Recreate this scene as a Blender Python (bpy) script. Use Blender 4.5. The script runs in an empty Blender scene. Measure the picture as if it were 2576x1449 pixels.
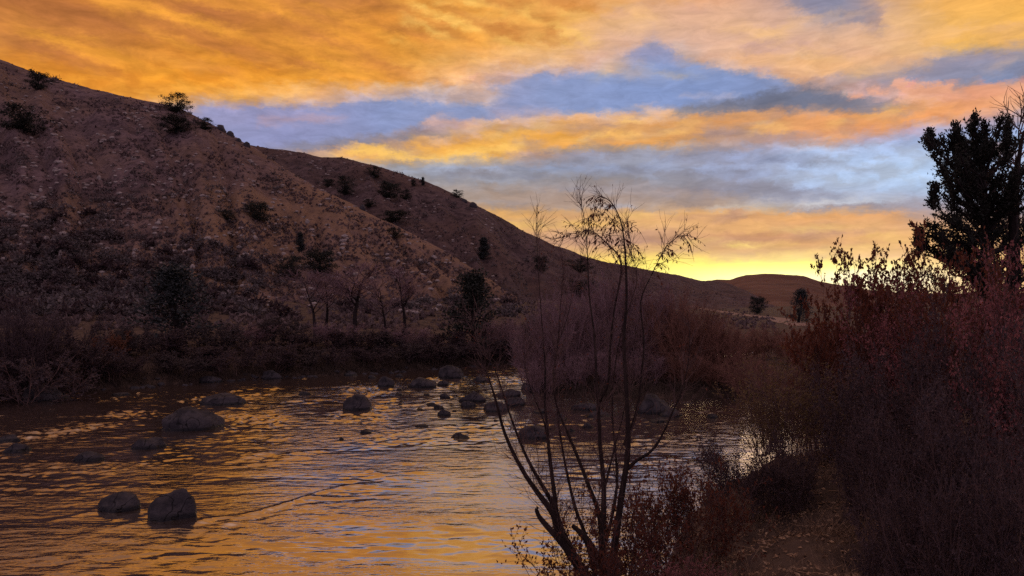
import bpy, math, random
import numpy as np
from mathutils import Vector
from mathutils.bvhtree import BVHTree

# ---------------------------------------------------------------- frame of reference
# Camera level at (0,0,CAMZ) looking along +Y. F, CX, HY are the focal length, centre column and
# horizon row in units of a 2576 x 1449 picture: only used to turn bearings into world points.
F = 1910.0; CX = 1288.0; HY = 760.0; CAMZ = 3.5
rng = np.random.default_rng(11)
random.seed(5)
scene = bpy.context.scene
COL = scene.collection

def P(px, py, Y):
    return np.array([(px - CX) / F * Y, Y, CAMZ + (HY - py) / F * Y])

def lin(c):
    c = np.asarray(c, float) / 255.0
    return np.where(c <= 0.04045, c / 12.92, ((c + 0.055) / 1.055) ** 2.4)

# ---------------------------------------------------------------- mesh helpers
def make_mesh(name, V, faces, smooth=False):
    """faces: list of (n,k) int arrays"""
    V = np.ascontiguousarray(V, dtype=np.float32)
    faces = [np.asarray(f, dtype=np.int32) for f in faces if len(f)]
    me = bpy.data.meshes.new(name)
    me.vertices.add(len(V)); me.vertices.foreach_set('co', V.ravel())
    nl = sum(f.size for f in faces); npoly = sum(len(f) for f in faces)
    me.loops.add(nl); me.polygons.add(npoly)
    me.loops.foreach_set('vertex_index', np.concatenate([f.ravel() for f in faces]))
    tot = np.concatenate([np.full(len(f), f.shape[1], np.int32) for f in faces])
    st = np.concatenate([[0], np.cumsum(tot)[:-1]]).astype(np.int32)
    me.polygons.foreach_set('loop_start', st)
    me.polygons.foreach_set('loop_total', tot)
    me.polygons.foreach_set('use_smooth', np.full(npoly, smooth, dtype=bool))
    me.update(calc_edges=True)
    return me

def link(name, me, mat=None, parent=None, **props):
    if mat is not None and len(me.materials) == 0:
        me.materials.append(mat)
    o = bpy.data.objects.new(name, me)
    COL.objects.link(o)
    if parent is not None:
        o.parent = parent
    for k, v in props.items():
        o[k] = v
    return o

def tag(o, label=None, cat=None, group=None, kind=None):
    if label: o['label'] = label
    if cat: o['category'] = cat
    if group: o['group'] = group
    if kind: o['kind'] = kind
    return o

def new_thing(kind, parts, loc, rotz=0.0, scale=(1, 1, 1), label=None, cat=None, group=None, tilt=(0, 0)):
    """Empty at the base + one child per part; parts = [(name, mesh, material)]"""
    root = bpy.data.objects.new(kind, None)
    root.empty_display_size = 0.2
    COL.objects.link(root)
    root.location = loc; root.rotation_euler = (tilt[0], tilt[1], rotz); root.scale = scale
    tag(root, label, cat, group)
    for nm, me, mt in parts:
        link(nm, me, mt, root)
    return root

def grid_faces(nr, nc):
    i = np.arange((nr - 1) * (nc - 1))
    r = i // (nc - 1); c = i % (nc - 1)
    a = r * nc + c
    return np.stack([a, a + 1, a + nc + 1, a + nc], 1)

# ---------------------------------------------------------------- noise
def _hash(ix, iy, seed):
    n = (ix.astype(np.int64) * 374761393 + iy.astype(np.int64) * 668265263 + seed * 974711) & 0x7fffffff
    n = ((n ^ (n >> 13)) * 1274126177) & 0x7fffffff
    n = n ^ (n >> 16)
    return (n & 0xffff) / 65535.0

def vnoise(x, y, seed=0):
    x = np.asarray(x, float); y = np.asarray(y, float)
    ix = np.floor(x); iy = np.floor(y); fx = x - ix; fy = y - iy
    def g(dx, dy):
        a = _hash(ix + dx, iy + dy, seed) * 2 * np.pi
        return np.cos(a) * (fx - dx) + np.sin(a) * (fy - dy)
    u = fx ** 3 * (fx * (fx * 6 - 15) + 10); v = fy ** 3 * (fy * (fy * 6 - 15) + 10)
    a = g(0, 0) * (1 - u) + g(1, 0) * u
    b = g(0, 1) * (1 - u) + g(1, 1) * u
    return (a * (1 - v) + b * v) * 1.5

def fbm(x, y, octv=4, seed=0, gain=0.5):
    s = 0; a = 1.0
    for k in range(octv):
        s = s + a * vnoise(x * 2 ** k + 17.3 * k, y * 2 ** k - 9.1 * k, seed + k)
        a *= gain
    return s

def sstep(a, b, x):
    t = np.clip((x - a) / (b - a), 0, 1)
    return t * t * (3 - 2 * t)

# ---------------------------------------------------------------- node helpers
class NT:
    def __init__(self, tree):
        self.t = tree; self.n = tree.nodes; self.l = tree.links
    def node(self, typ, **kw):
        n = self.n.new(typ)
        for k, v in kw.items():
            setattr(n, k, v)
        return n
    def put(self, sock, v):
        if isinstance(v, bpy.types.NodeSocket): self.l.new(v, sock)
        elif v is not None: sock.default_value = v
    def math(self, op, a, b=None, c=None, clamp=False):
        n = self.node('ShaderNodeMath', operation=op, use_clamp=clamp)
        for i, v in enumerate((a, b, c)):
            if v is not None: self.put(n.inputs[i], v)
        return n.outputs[0]
    def mix(self, f, a, b, blend='MIX'):
        n = self.node('ShaderNodeMix', data_type='RGBA', blend_type=blend)
        self.put(n.inputs[0], f)
        for s, v in ((n.inputs[6], a), (n.inputs[7], b)):
            if isinstance(v, bpy.types.NodeSocket): self.l.new(v, s)
            else: s.default_value = (*v[:3], 1)
        return n.outputs[2]
    def noise(self, vec, scale, detail=3, rough=0.5, dist=0.0, out=0, dim='3D'):
        n = self.node('ShaderNodeTexNoise', noise_dimensions=dim)
        if vec is not None: self.l.new(vec, n.inputs['Vector'])
        n.inputs['Scale'].default_value = scale; n.inputs['Detail'].default_value = detail
        n.inputs['Roughness'].default_value = rough; n.inputs['Distortion'].default_value = dist
        return n.outputs[out]
    def ramp(self, f, stops):
        n = self.node('ShaderNodeValToRGB')
        e = n.color_ramp.elements
        while len(e) < len(stops): e.new(0.5)
        for el, (p, c) in zip(e, stops):
            el.position = p
        for el, (p, c) in zip(e, stops):
            el.color = (*c[:3], 1)
        self.put(n.inputs[0], f)
        return n.outputs[0]
    def maprange(self, v, a, b, c=0.0, d=1.0, smooth=False):
        n = self.node('ShaderNodeMapRange', clamp=True)
        if smooth: n.interpolation_type = 'SMOOTHSTEP'
        self.put(n.inputs[0], v)
        for i, x in enumerate((a, b, c, d)): n.inputs[1 + i].default_value = x
        return n.outputs[0]
    def mapping(self, vec, scale=(1, 1, 1), rot=(0, 0, 0)):
        n = self.node('ShaderNodeMapping')
        self.l.new(vec, n.inputs[0]); n.inputs['Scale'].default_value = scale; n.inputs['Rotation'].default_value = rot
        return n.outputs[0]

def new_mat(name):
    m = bpy.data.materials.new(name); m.use_nodes = True
    nt = NT(m.node_tree); nt.n.clear()
    out = nt.node('ShaderNodeOutputMaterial')
    return m, nt, out

def mat_rough(name, cols, scale=3.0, rough=0.9, bump=0.3, bscale=None, stretch=(1, 1, 1), spec=0.2, detail=6):
    """generic earthy material: noise -> colour ramp, noise bump. cols = list of linear rgb"""
    m, nt, out = new_mat(name)
    tc = nt.node('ShaderNodeTexCoord').outputs['Object']
    v = nt.mapping(tc, stretch)
    f = nt.noise(v, scale, detail, 0.62)
    f = nt.maprange(f, 0.3, 0.7)
    k = len(cols) - 1
    c = nt.ramp(f, [(i / k, col) for i, col in enumerate(cols)])
    b = nt.node('ShaderNodeBsdfPrincipled')
    nt.l.new(c, b.inputs['Base Color']); b.inputs['Roughness'].default_value = rough
    b.inputs['Specular IOR Level'].default_value = spec
    if bump:
        f2 = nt.noise(v, bscale or scale * 4, 5, 0.6)
        bn = nt.node('ShaderNodeBump'); bn.inputs['Strength'].default_value = bump
        bn.inputs['Distance'].default_value = 0.1
        nt.l.new(f2, bn.inputs['Height']); nt.l.new(bn.outputs[0], b.inputs['Normal'])
    nt.l.new(b.outputs[0], out.inputs[0])
    return m

def mat_leaf(name, cols, scale=9.0, transl=0.35, rough=0.6, tcol=None):
    m, nt, out = new_mat(name)
    tc = nt.node('ShaderNodeTexCoord').outputs['Object']
    f = nt.maprange(nt.noise(tc, scale, 3, 0.7), 0.3, 0.7)
    k = len(cols) - 1
    c = nt.ramp(f, [(i / k, col) for i, col in enumerate(cols)])
    b = nt.node('ShaderNodeBsdfPrincipled')
    nt.l.new(c, b.inputs['Base Color']); b.inputs['Roughness'].default_value = rough
    b.inputs['Specular IOR Level'].default_value = 0.25
    if transl > 0:
        t = nt.node('ShaderNodeBsdfTranslucent')
        if tcol is None: nt.l.new(c, t.inputs[0])
        else: t.inputs[0].default_value = (*tcol, 1)
        mx = nt.node('ShaderNodeMixShader'); mx.inputs[0].default_value = transl
        nt.l.new(b.outputs[0], mx.inputs[1]); nt.l.new(t.outputs[0], mx.inputs[2])
        nt.l.new(mx.outputs[0], out.inputs[0])
    else:
        nt.l.new(b.outputs[0], out.inputs[0])
    return m
# ---------------------------------------------------------------- camera, world, sun
cam = bpy.data.cameras.new('camera'); cam_o = bpy.data.objects.new('camera', cam); COL.objects.link(cam_o)
cam_o.location = (0, 0, CAMZ); cam_o.rotation_euler = (math.radians(90), 0, 0)
cam.sensor_width = 36.0; cam.lens = 36.0 * F / 2576.0
cam.shift_y = (HY - 724.5) / 2576.0
cam.clip_start = 0.1; cam.clip_end = 9000
scene.camera = cam_o
scene.view_settings.view_transform = 'Standard'; scene.view_settings.look = 'None'
scene.view_settings.exposure = 0.0; scene.view_settings.gamma = 1.0

# cloud colours of the evening sky at bearings round the valley mouth: rows of (height, [(bearing, r, g, b)...])
SKY = {
 -120: [(0,150,105,80),(700,185,125,75),(1400,205,145,90),(2000,150,125,125),(2576,205,145,85)],
 0: [(0,188,116,58),(200,200,122,55),(400,208,132,58),(600,226,145,58),(800,205,132,68),(1000,226,146,58),(1200,236,158,68),(1400,236,158,84),(1600,240,168,88),(1800,232,165,122),(1950,180,145,140),(2060,138,136,160),(2160,150,138,150),(2260,212,160,115),(2400,246,172,74),(2576,246,170,62)],
 50: [(0,200,128,62),(200,198,124,58),(400,212,136,58),(600,218,140,52),(800,205,130,62),(1000,224,145,56),(1200,240,165,72),(1400,240,170,85),(1600,240,180,110),(1800,226,168,130),(1960,205,160,145),(2080,152,140,155),(2180,200,155,130),(2400,246,178,78),(2576,246,176,64)],
 100: [(0,206,136,64),(200,196,122,58),(400,206,130,54),(600,216,136,50),(800,200,126,58),(1000,224,145,54),(1200,240,166,74),(1400,240,184,112),(1560,232,178,135),(1640,190,155,158),(1700,205,165,155),(1800,226,172,146),(2000,214,166,142),(2200,234,176,122),(2400,246,182,86),(2576,246,182,72)],
 150: [(0,222,142,56),(200,226,142,50),(400,222,140,48),(600,226,144,46),(800,228,150,52),(1000,234,160,66),(1200,240,178,110),(1400,236,184,136),(1500,220,172,150),(1580,170,158,185),(1640,145,152,190),(1720,145,152,186),(1780,205,165,155),(1900,230,172,140),(2050,240,180,120),(2200,232,172,128),(2320,205,160,138),(2430,150,145,162),(2576,134,138,166)],
 200: [(0,228,146,52),(200,230,146,48),(400,238,152,46),(600,240,154,48),(800,242,160,54),(1000,240,168,80),(1180,240,180,132),(1260,205,170,166),(1400,170,160,188),(1500,150,155,192),(1600,134,153,196),(1800,142,155,194),(1880,190,165,168),(2000,232,176,136),(2120,205,165,150),(2220,165,150,160),(2300,148,144,164),(2450,130,138,166),(2576,126,136,166)],
 240: [(0,238,156,60),(400,240,160,62),(600,242,172,82),(800,238,182,130),(900,185,165,182),(1000,165,160,188),(1100,152,155,190),(1200,175,165,182),(1300,190,168,175),(1400,150,155,190),(1600,133,154,200),(1800,126,140,180),(1900,114,122,152),(2000,108,114,138),(2080,140,134,150),(2150,215,168,158),(2220,185,155,160),(2290,240,178,150),(2400,225,160,135),(2500,235,165,125),(2576,235,168,125)],
 275: [(0,240,165,80),(400,225,170,130),(520,160,155,190),(600,165,152,182),(750,158,152,186),(850,165,155,180),(1000,145,155,194),(1100,190,168,170),(1200,180,165,175),(1350,185,165,180),(1430,165,160,188),(1600,140,150,185),(1700,155,150,165),(1800,150,140,145),(1900,160,140,138),(2050,175,145,135),(2200,200,150,115),(2350,232,160,100),(2500,236,166,124),(2576,215,170,150)],
 300: [(0,235,165,90),(450,160,155,188),(600,178,152,174),(700,160,152,184),(800,172,155,176),(950,142,154,194),(1080,200,165,160),(1150,214,172,158),(1300,190,160,162),(1420,225,170,135),(1500,232,170,110),(1600,215,155,105),(1700,210,150,100),(1800,226,160,100),(2000,232,160,106),(2150,242,164,98),(2250,242,160,92),(2350,236,162,112),(2450,205,165,165),(2576,165,165,195)],
 325: [(0,220,165,110),(550,140,152,196),(700,140,150,194),(850,150,145,170),(1000,140,138,162),(1120,165,140,140),(1200,225,165,105),(1300,235,168,80),(1400,244,174,76),(1500,240,170,82),(1600,238,166,84),(1700,236,164,84),(1800,222,160,96),(1950,212,158,118),(2080,232,160,110),(2180,235,165,120),(2280,195,162,170),(2400,160,168,205),(2576,160,175,212)],
 350: [(0,200,165,130),(600,138,154,202),(720,132,146,190),(800,140,140,166),(900,148,136,150),(1000,165,138,132),(1100,190,145,112),(1180,226,165,90),(1260,246,182,80),(1400,246,178,76),(1500,240,174,84),(1600,240,170,88),(1700,222,160,94),(1800,196,154,128),(1950,188,154,148),(2080,215,165,142),(2160,180,165,186),(2300,158,175,214),(2576,160,180,216)],
 385: [(0,190,160,140),(680,145,142,168),(780,190,155,138),(860,240,180,116),(960,242,172,78),(1060,242,172,82),(1160,246,178,84),(1250,240,172,84),(1330,195,152,126),(1450,152,144,156),(1600,148,148,164),(1800,150,152,176),(2000,156,168,204),(2300,172,188,224),(2576,170,186,220)],
 420: [(0,180,160,145),(900,165,150,150),(1000,150,150,160),(1200,146,146,162),(1400,140,146,168),(1600,148,154,178),(1700,150,156,180),(1800,158,168,200),(2000,165,180,216),(2300,176,196,226),(2576,172,190,222)],
 450: [(0,175,155,140),(1000,152,148,152),(1250,150,146,152),(1450,150,146,152),(1600,146,146,158),(1750,142,144,160),(1850,150,156,182),(2000,168,182,212),(2300,178,198,228),(2576,175,192,222)],
 480: [(0,170,148,135),(1100,162,146,138),(1300,166,146,136),(1500,166,146,138),(1650,162,148,148),(1780,148,144,158),(1900,142,142,158),(2000,150,152,176),(2120,164,174,202),(2300,172,188,218),(2576,172,186,214)],
 505: [(0,170,148,130),(1200,170,146,130),(1450,172,146,132),(1650,176,150,132),(1800,174,148,132),(1950,164,150,146),(2050,178,176,188),(2150,192,196,208),(2300,168,168,184),(2576,165,170,195)],
 522: [(0,175,148,125),(1200,182,148,120),(1450,182,150,126),(1600,192,156,124),(1750,186,152,126),(1850,200,175,150),(1950,192,180,170),(2080,178,170,172),(2200,162,150,156),(2350,158,150,160),(2576,160,155,175)],
 545: [(0,190,150,110),(1250,240,178,90),(1400,236,174,96),(1520,220,164,104),(1650,240,178,104),(1800,242,176,98),(1950,240,170,94),(2100,240,170,98),(2230,232,166,104),(2330,180,150,140),(2576,170,150,150)],
 565: [(0,195,150,105),(1300,250,198,100),(1420,246,192,104),(1550,236,180,106),(1680,246,190,116),(1800,232,172,106),(1900,244,182,108),(2050,238,172,104),(2150,246,182,112),(2300,225,168,120),(2576,200,155,125)],
 590: [(0,200,155,110),(1350,215,160,110),(1480,185,144,122),(1620,192,144,116),(1720,205,154,112),(1820,226,170,106),(1920,218,152,94),(2020,196,148,118),(2140,240,178,106),(2300,244,182,112),(2576,220,165,115)],
 610: [(0,200,155,110),(1400,200,150,120),(1550,196,148,118),(1680,222,168,108),(1780,196,150,118),(1880,190,146,120),(1980,214,152,98),(2100,240,180,108),(2250,244,186,114),(2576,230,170,110)],
 630: [(0,205,160,110),(1450,222,172,114),(1580,232,182,108),(1720,244,200,108),(1820,232,176,108),(1920,226,176,106),(2020,240,198,112),(2140,242,190,108),(2300,240,184,116),(2576,225,170,105)],
 650: [(0,215,165,105),(1500,246,206,106),(1650,252,222,98),(1780,250,214,96),(1900,248,208,94),(2020,250,220,104),(2150,244,196,112),(2300,246,198,124),(2576,230,175,105)],
 668: [(0,215,165,100),(1550,252,220,96),(1680,254,234,88),(1800,255,238,76),(1950,255,236,74),(2080,253,228,88),(2200,252,222,130),(2350,250,215,140),(2576,230,175,100)],
 685: [(0,215,160,95),(1600,254,230,92),(1720,255,242,96),(1830,255,248,110),(1930,255,246,120),(2040,255,236,120),(2150,255,236,180),(2300,255,230,185),(2450,245,205,140),(2576,230,175,105)],
 705: [(0,200,150,90),(1600,252,225,96),(1720,255,240,120),(1830,255,250,150),(1950,255,245,150),(2060,255,238,160),(2180,255,238,200),(2300,255,232,190),(2450,240,200,140),(2576,220,165,105)],
 760: [(0,150,110,75),(1600,220,175,90),(1850,240,200,110),(2200,235,200,140),(2576,180,130,90)],
}
# cloud banks drawn over that: (columns, upper rows, lower rows, colours along it, softness up, softness down, opacity)
BANKS = [
 # blue gap under the high cloud sheet
 ([440,700,840,870,980,1060,1150,1290],[272,274,272,258,248,251,262,264],[360,372,360,352,338,322,312,300],[(150,150,188),(146,148,190),(138,152,196),(136,152,196)],9,10,.9),
 ([1205,1300,1400,1500,1540,1580,1605,1640,1680,1712,1760,1830,1900,1960,2060],[220,197,190,182,166,146,126,104,116,150,165,176,190,204,214],[312,302,292,296,292,292,292,292,280,276,268,256,244,226,216],[(148,152,190),(138,154,198),(136,154,200),(132,152,200),(130,148,192),(136,140,172)],12,10,.95),
 # lavender cap over the peak of the gap
 ([1530,1590,1640,1690,1730],[160,128,96,110,150],[185,165,150,150,165],[(170,155,178),(150,150,185),(165,155,178)],16,18,.7),
 # pink veils in the gap
 ([640,720,820,880],[290,288,290,300],[312,312,308,304],[(176,152,172),(186,156,168)],8,8,.7),
 ([1050,1100,1180,1230],[304,292,300,312],[316,318,318,320],[(216,172,158),(206,166,160)],6,6,.85),
 ([1240,1300,1370,1420],[280,276,266,284],[302,300,290,292],[(176,162,182),(190,168,176)],9,8,.7),
 ([1700,1760,1830,1880],[234,232,238,246],[242,246,250,252],[(158,162,194),(168,168,194)],4,4,.8),
 # grey smoke bank
 ([1640,1750,1850,1930,2020,2100,2200,2300],[286,262,250,226,224,232,246,262],[296,288,282,276,272,272,280,284],[(140,138,150),(118,120,138),(106,112,134),(110,116,138),(128,128,146),(160,142,148)],10,10,.9),
 # the long lit bank
 ([800,900,1000,1100,1180,1220,1300,1400,1440,1520,1600,1700,1800,1950,2100,2250,2400,2600],[384,368,366,358,342,326,320,302,292,297,294,292,284,280,290,268,254,236],[390,394,399,400,394,388,376,373,371,368,364,352,342,348,342,314,286,248],[(236,176,112),(243,174,80),(245,176,78),(240,170,82),(236,164,84),(226,160,94),(218,156,104),(230,160,104),(242,162,92),(238,164,112),(234,166,124)],6,6,.95),
 ([1420,1470,1540,1620,1680],[288,286,290,290,290],[304,308,318,310,302],[(240,190,150),(236,178,128),(220,160,110)],6,12,.8),
 ([1480,1560,1640,1700],[306,310,310,314],[330,334,330,326],[(205,150,105),(190,142,105)],10,10,.55),
 ([1760,1900,2000,2080],[322,330,336,340],[342,352,352,350],[(176,146,136),(180,150,148)],8,8,.75),
 # dusky bank over its western end
 ([700,800,900,1050,1150,1200,1270],[368,356,346,340,332,322,314],[380,378,362,356,342,332,322],[(134,134,160),(132,128,146),(140,130,138),(150,136,134)],7,7,.9),
 ([1030,1080,1160],[352,346,338],[362,358,346],[(226,166,96),(232,170,92)],5,5,.7),
 # lavender bank in the upper east
 ([2000,2100,2200,2300,2400,2500,2620],[212,186,166,148,130,132,114],[224,214,208,204,200,194,184],[(190,158,152),(166,150,160),(148,144,165),(140,142,168),(130,138,168)],12,10,.9),
 # pink puffs
 ([2118,2140,2165],[237,234,238],[244,246,243],[(236,170,140)],4,4,.9),
 ([2170,2215,2245],[230,222,226],[238,238,234],[(238,174,146)],4,4,.9),
 ([2235,2262,2300],[206,194,208],[226,226,222],[(238,174,146)],5,5,.9),
 ([2270,2330,2400,2430],[222,208,214,224],[240,242,240,238],[(238,172,138),(236,166,130)],6,6,.9),
 ([2420,2480,2540,2620],[216,200,204,186],[252,250,244,236],[(232,158,122),(238,168,132)],8,8,.85),
 # smoke spot at the top and smudges
 ([1960,2010,2060,2120,2170,2230],[-60,-60,-60,-60,-40,20],[0,36,48,52,66,78],[(160,145,155),(138,136,160),(136,136,160),(152,140,152),(190,152,138)],14,16,.9),
 ([1860,1930,2000,2070],[116,104,100,112],[128,130,132,126],[(206,164,152),(196,156,152)],12,12,.7),
 ([1800,2000,2200,2350],[128,140,142,130],[150,182,196,170],[(236,180,132),(242,184,124),(234,176,126)],16,16,.6),
 # grey bars over the pale eastern sky
 ([1640,1750,1850,1950,2050,2160],[436,446,452,462,478,492],[470,474,478,490,502,506],[(150,146,152),(142,140,154),(138,138,154),(146,146,164)],12,8,.8),
 ([1880,1960,2040],[396,397,402],[403,408,408],[(138,148,180)],5,5,.8),
 ([2400,2470,2560],[368,362,360],[382,392,392],[(210,172,176),(226,170,160)],8,8,.7),
 ([1740,1850,1950,2060,2200,2340],[524,514,507,510,505,504],[530,522,514,516,512,511],[(200,182,165),(204,200,202),(206,206,210),(200,200,206)],4,4,.8),
 ([1950,2060,2200,2360],[518,519,516,514],[530,532,530,530],[(168,156,156),(158,150,160),(158,150,160)],5,7,.8),
 # bars over the glow
 ([1240,1400,1500,1560],[556,552,554,558],[574,572,570,568],[(250,200,105),(252,202,108),(236,184,110)],6,6,.7),
 ([1400,1500,1600,1720,1780],[588,586,586,590,600],[612,616,614,612,608],[(196,150,124),(184,144,124),(188,144,118),(200,152,114)],6,8,.85),
 ([1720,1820,1900,1970,2040],[598,590,586,588,594],[604,606,606,604,600],[(214,158,108),(200,148,112),(202,150,112),(220,162,108)],5,6,.85),
 ([1700,1800,1880,1960,2020],[604,606,612,614,612],[610,614,622,624,618],[(246,206,124),(250,214,126),(246,200,118)],4,4,.85),
 ([1900,2000,2080],[614,616,620],[624,628,626],[(208,156,112),(214,164,112)],4,5,.7),
 ([2150,2250,2330],[640,638,634],[650,652,648],[(226,176,128),(222,170,128)],5,5,.6),
 ([2030,2120],[690,686],[702,700],[(226,190,170)],5,5,.7),
]
_r = np.random.default_rng(3)
STROKES = []       # short wisps: column, row, half length, half thickness, slope, colour, opacity
for _k in range(34):
    STROKES.append((_r.uniform(1000, 1480), _r.uniform(-10, 105), _r.uniform(22, 60), _r.uniform(7, 12), _r.uniform(.15, .5), (255, 200, 104), .6))
for _k in range(26):
    STROKES.append((_r.uniform(1000, 1480), _r.uniform(-10, 105), _r.uniform(22, 60), _r.uniform(8, 13), _r.uniform(.15, .5), (206, 132, 64), .6))
for _k in range(26):
    STROKES.append((_r.uniform(0, 950), _r.uniform(-20, 170), _r.uniform(70, 170), _r.uniform(12, 26), _r.uniform(.22, .42), (184, 112, 62), .65))
for _k in range(22):
    STROKES.append((_r.uniform(100, 1000), _r.uniform(0, 190), _r.uniform(70, 160), _r.uniform(9, 16), _r.uniform(.22, .42), (250, 168, 62), .6))
PUFFS = []
for _k in range(46):      # lit curls and grey folds in the long bank
    _x = _r.uniform(900, 2300); _u = np.interp(_x, BANKS[8][0], BANKS[8][1]); _l = np.interp(_x, BANKS[8][0], BANKS[8][2]); _t = _r.uniform(.05, .95)
    _br = _r.uniform() < (.35 + .4 * _t if _x < 1750 else .45)
    PUFFS.append((_x, _u + (_l - _u) * _t, _r.uniform(22, 70), _r.uniform(6, 10), _r.uniform(-.2, .06), (255, 204, 122) if _br else (172, 142, 136), _r.uniform(.4, .75)))
for _k in range(30):      # bright lower fringe of its western end
    _x = _r.uniform(850, 1330); _l = np.interp(_x, BANKS[8][0], BANKS[8][2])
    PUFFS.append((_x, _l - _r.uniform(6, 14), _r.uniform(20, 50), _r.uniform(5, 8), _r.uniform(-.12, .05), (255, 200, 104), .55))
for _k in range(30):      # pale curls along its upper rim
    _x = _r.uniform(1060, 1700); _u = np.interp(_x, BANKS[8][0], BANKS[8][1])
    PUFFS.append((_x, _u - _r.uniform(-4, 14), _r.uniform(12, 36), _r.uniform(5, 8), _r.uniform(-.3, .1), (238, 190, 156), _r.uniform(.4, .7)))
for _k in range(40):      # grey bars in the pale sky under it
    _x = _r.uniform(1000, 2250); _y = _r.uniform(400, 520)
    PUFFS.append((_x, _y, _r.uniform(50, 150), _r.uniform(5, 9), _r.uniform(-.04, .07), (128, 130, 150) if _r.uniform() < .5 else (178, 188, 212), _r.uniform(.25, .5)))
for _k in range(30):      # thin bars over the glow
    _x = _r.uniform(1250, 2300); _y = _r.uniform(540, 650)
    PUFFS.append((_x, _y, _r.uniform(50, 150), _r.uniform(4, 7), _r.uniform(-.04, .02), (178, 138, 122) if _r.uniform() < .5 else (254, 212, 124), _r.uniform(.3, .55)))
for _k in range(26):      # pink and gold marbling of the high sheet in the east
    _x = _r.uniform(1500, 2560); _y = _r.uniform(0, 190)
    PUFFS.append((_x, _y, _r.uniform(40, 120), _r.uniform(8, 18), _r.uniform(-.4, .3), [(250, 196, 120), (206, 160, 156), (240, 190, 150)][_k % 3], _r.uniform(.2, .4)))
def paint(px, py):
    base = np.empty(px.shape + (3,))
    pys = np.array(sorted(SKY))
    rows = {}
    for q in pys:
        a = np.array(SKY[q], float)
        rows[q] = np.stack([np.interp(px, a[:, 0], a[:, k]) for k in (1, 2, 3)], -1)
    j = np.clip(np.searchsorted(pys, py) - 1, 0, len(pys) - 2)
    t = np.clip((py - pys[j]) / (pys[j + 1] - pys[j]), 0, 1)[..., None]
    st = np.stack([rows[q] for q in pys])
    I = np.indices(px.shape)
    n1 = fbm(px / 170.0, py / 34.0, 4, 12, .6); n2 = fbm(px / 95.0, py / 26.0, 4, 31, .62)
    base = st[(j,) + tuple(I)] * (1 - t) + st[(j + 1,) + tuple(I)] * t
    w = (.30 * sstep(528, 550, py) * sstep(660, 625, py))[..., None]
    base = base * (1 - w) + np.array((214, 172, 146)) * w
    w = (.55 * sstep(1380, 1600, px) * sstep(2420, 2200, px) * sstep(215, 150, py) * sstep(-40, 40, py))[..., None]
    base = base * (1 - w) + np.array((228, 186, 158)) * w
    w = (.32 * sstep(2150, 2350, px) * sstep(150, 60, py))[..., None]
    base = base * (1 - w) + np.array((242, 196, 140)) * w
    w = (.45 * sstep(1900, 2080, px) * sstep(2480, 2340, px) * sstep(345, 375, py) * sstep(505, 470, py))[..., None]
    base = base * (1 - w) + np.array((184, 206, 234)) * w
    w = (.35 * sstep(500, 1000, px) * sstep(1700, 1300, px) * sstep(190, 225, py) * sstep(275, 250, py))[..., None]
    base = base * (1 - w) + np.array((236, 188, 150)) * w
    w = np.clip(.8 * n2 * sstep(60, 200, py) * sstep(520, 430, py), -.4, .4)[..., None]
    base = base * (1 + w * np.array((.10, .16, .22)))
    for (x, y, hl, ht, sl, c, op) in STROKES:
        ca, sa = math.cos(math.atan(sl)), math.sin(math.atan(sl))
        u = (px - x) * ca + (py - y) * sa; v = -(px - x) * sa + (py - y) * ca
        w = op * np.exp(-(u / hl) ** 2 - (v / ht) ** 2)[..., None]
        base = base * (1 - w) + np.array(c) * w
    for (xs, up, lo, cols, su, sd, op) in BANKS:
        th = np.clip(np.interp(px, xs, lo) - np.interp(px, xs, up), 6, 60)
        yu = np.interp(px, xs, up) + n2 * .16 * th; yl = np.interp(px, xs, lo) + n1 * .12 * th
        w = sstep(-su, su, py - yu) * sstep(-sd, sd, yl - py)
        ex = max(12.0, 0.10 * (xs[-1] - xs[0]))
        if xs[0] == 800: w = w * np.clip(.55 + 1.3 * n2 + .45 * (py - yu) / th, .12, 1)
        w = op * w * sstep(xs[0] - 2, xs[0] + ex, px) * sstep(xs[-1] + 2, xs[-1] - ex, px)
        ck = np.linspace(xs[0], xs[-1], len(cols)) if len(cols) > 1 else np.array([xs[0], xs[-1]])
        ca = np.array(cols if len(cols) > 1 else cols * 2, float)
        c = np.stack([np.interp(px, ck, ca[:, k]) for k in range(3)], -1)
        w = w[..., None]
        base = base * (1 - w) + c * w
    for (x, y, hl, ht, sl, c, op) in PUFFS:
        ca, sa = math.cos(math.atan(sl)), math.sin(math.atan(sl))
        u = (px - x) * ca + (py - y) * sa + 14 * n2; v = -(px - x) * sa + (py - y) * ca + 9 * n1
        w = op * np.exp(-(u / hl) ** 2 - (v / ht) ** 2)[..., None]
        base = base * (1 - w) + np.array(c) * w
    return base
AZ0 = 0.64; NAZ = 161
ELS = np.concatenate([np.linspace(0.0, 0.096, 17), np.linspace(0.102, 0.30, 36), np.linspace(0.3055, 0.39, 16), [0.44]])
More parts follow.
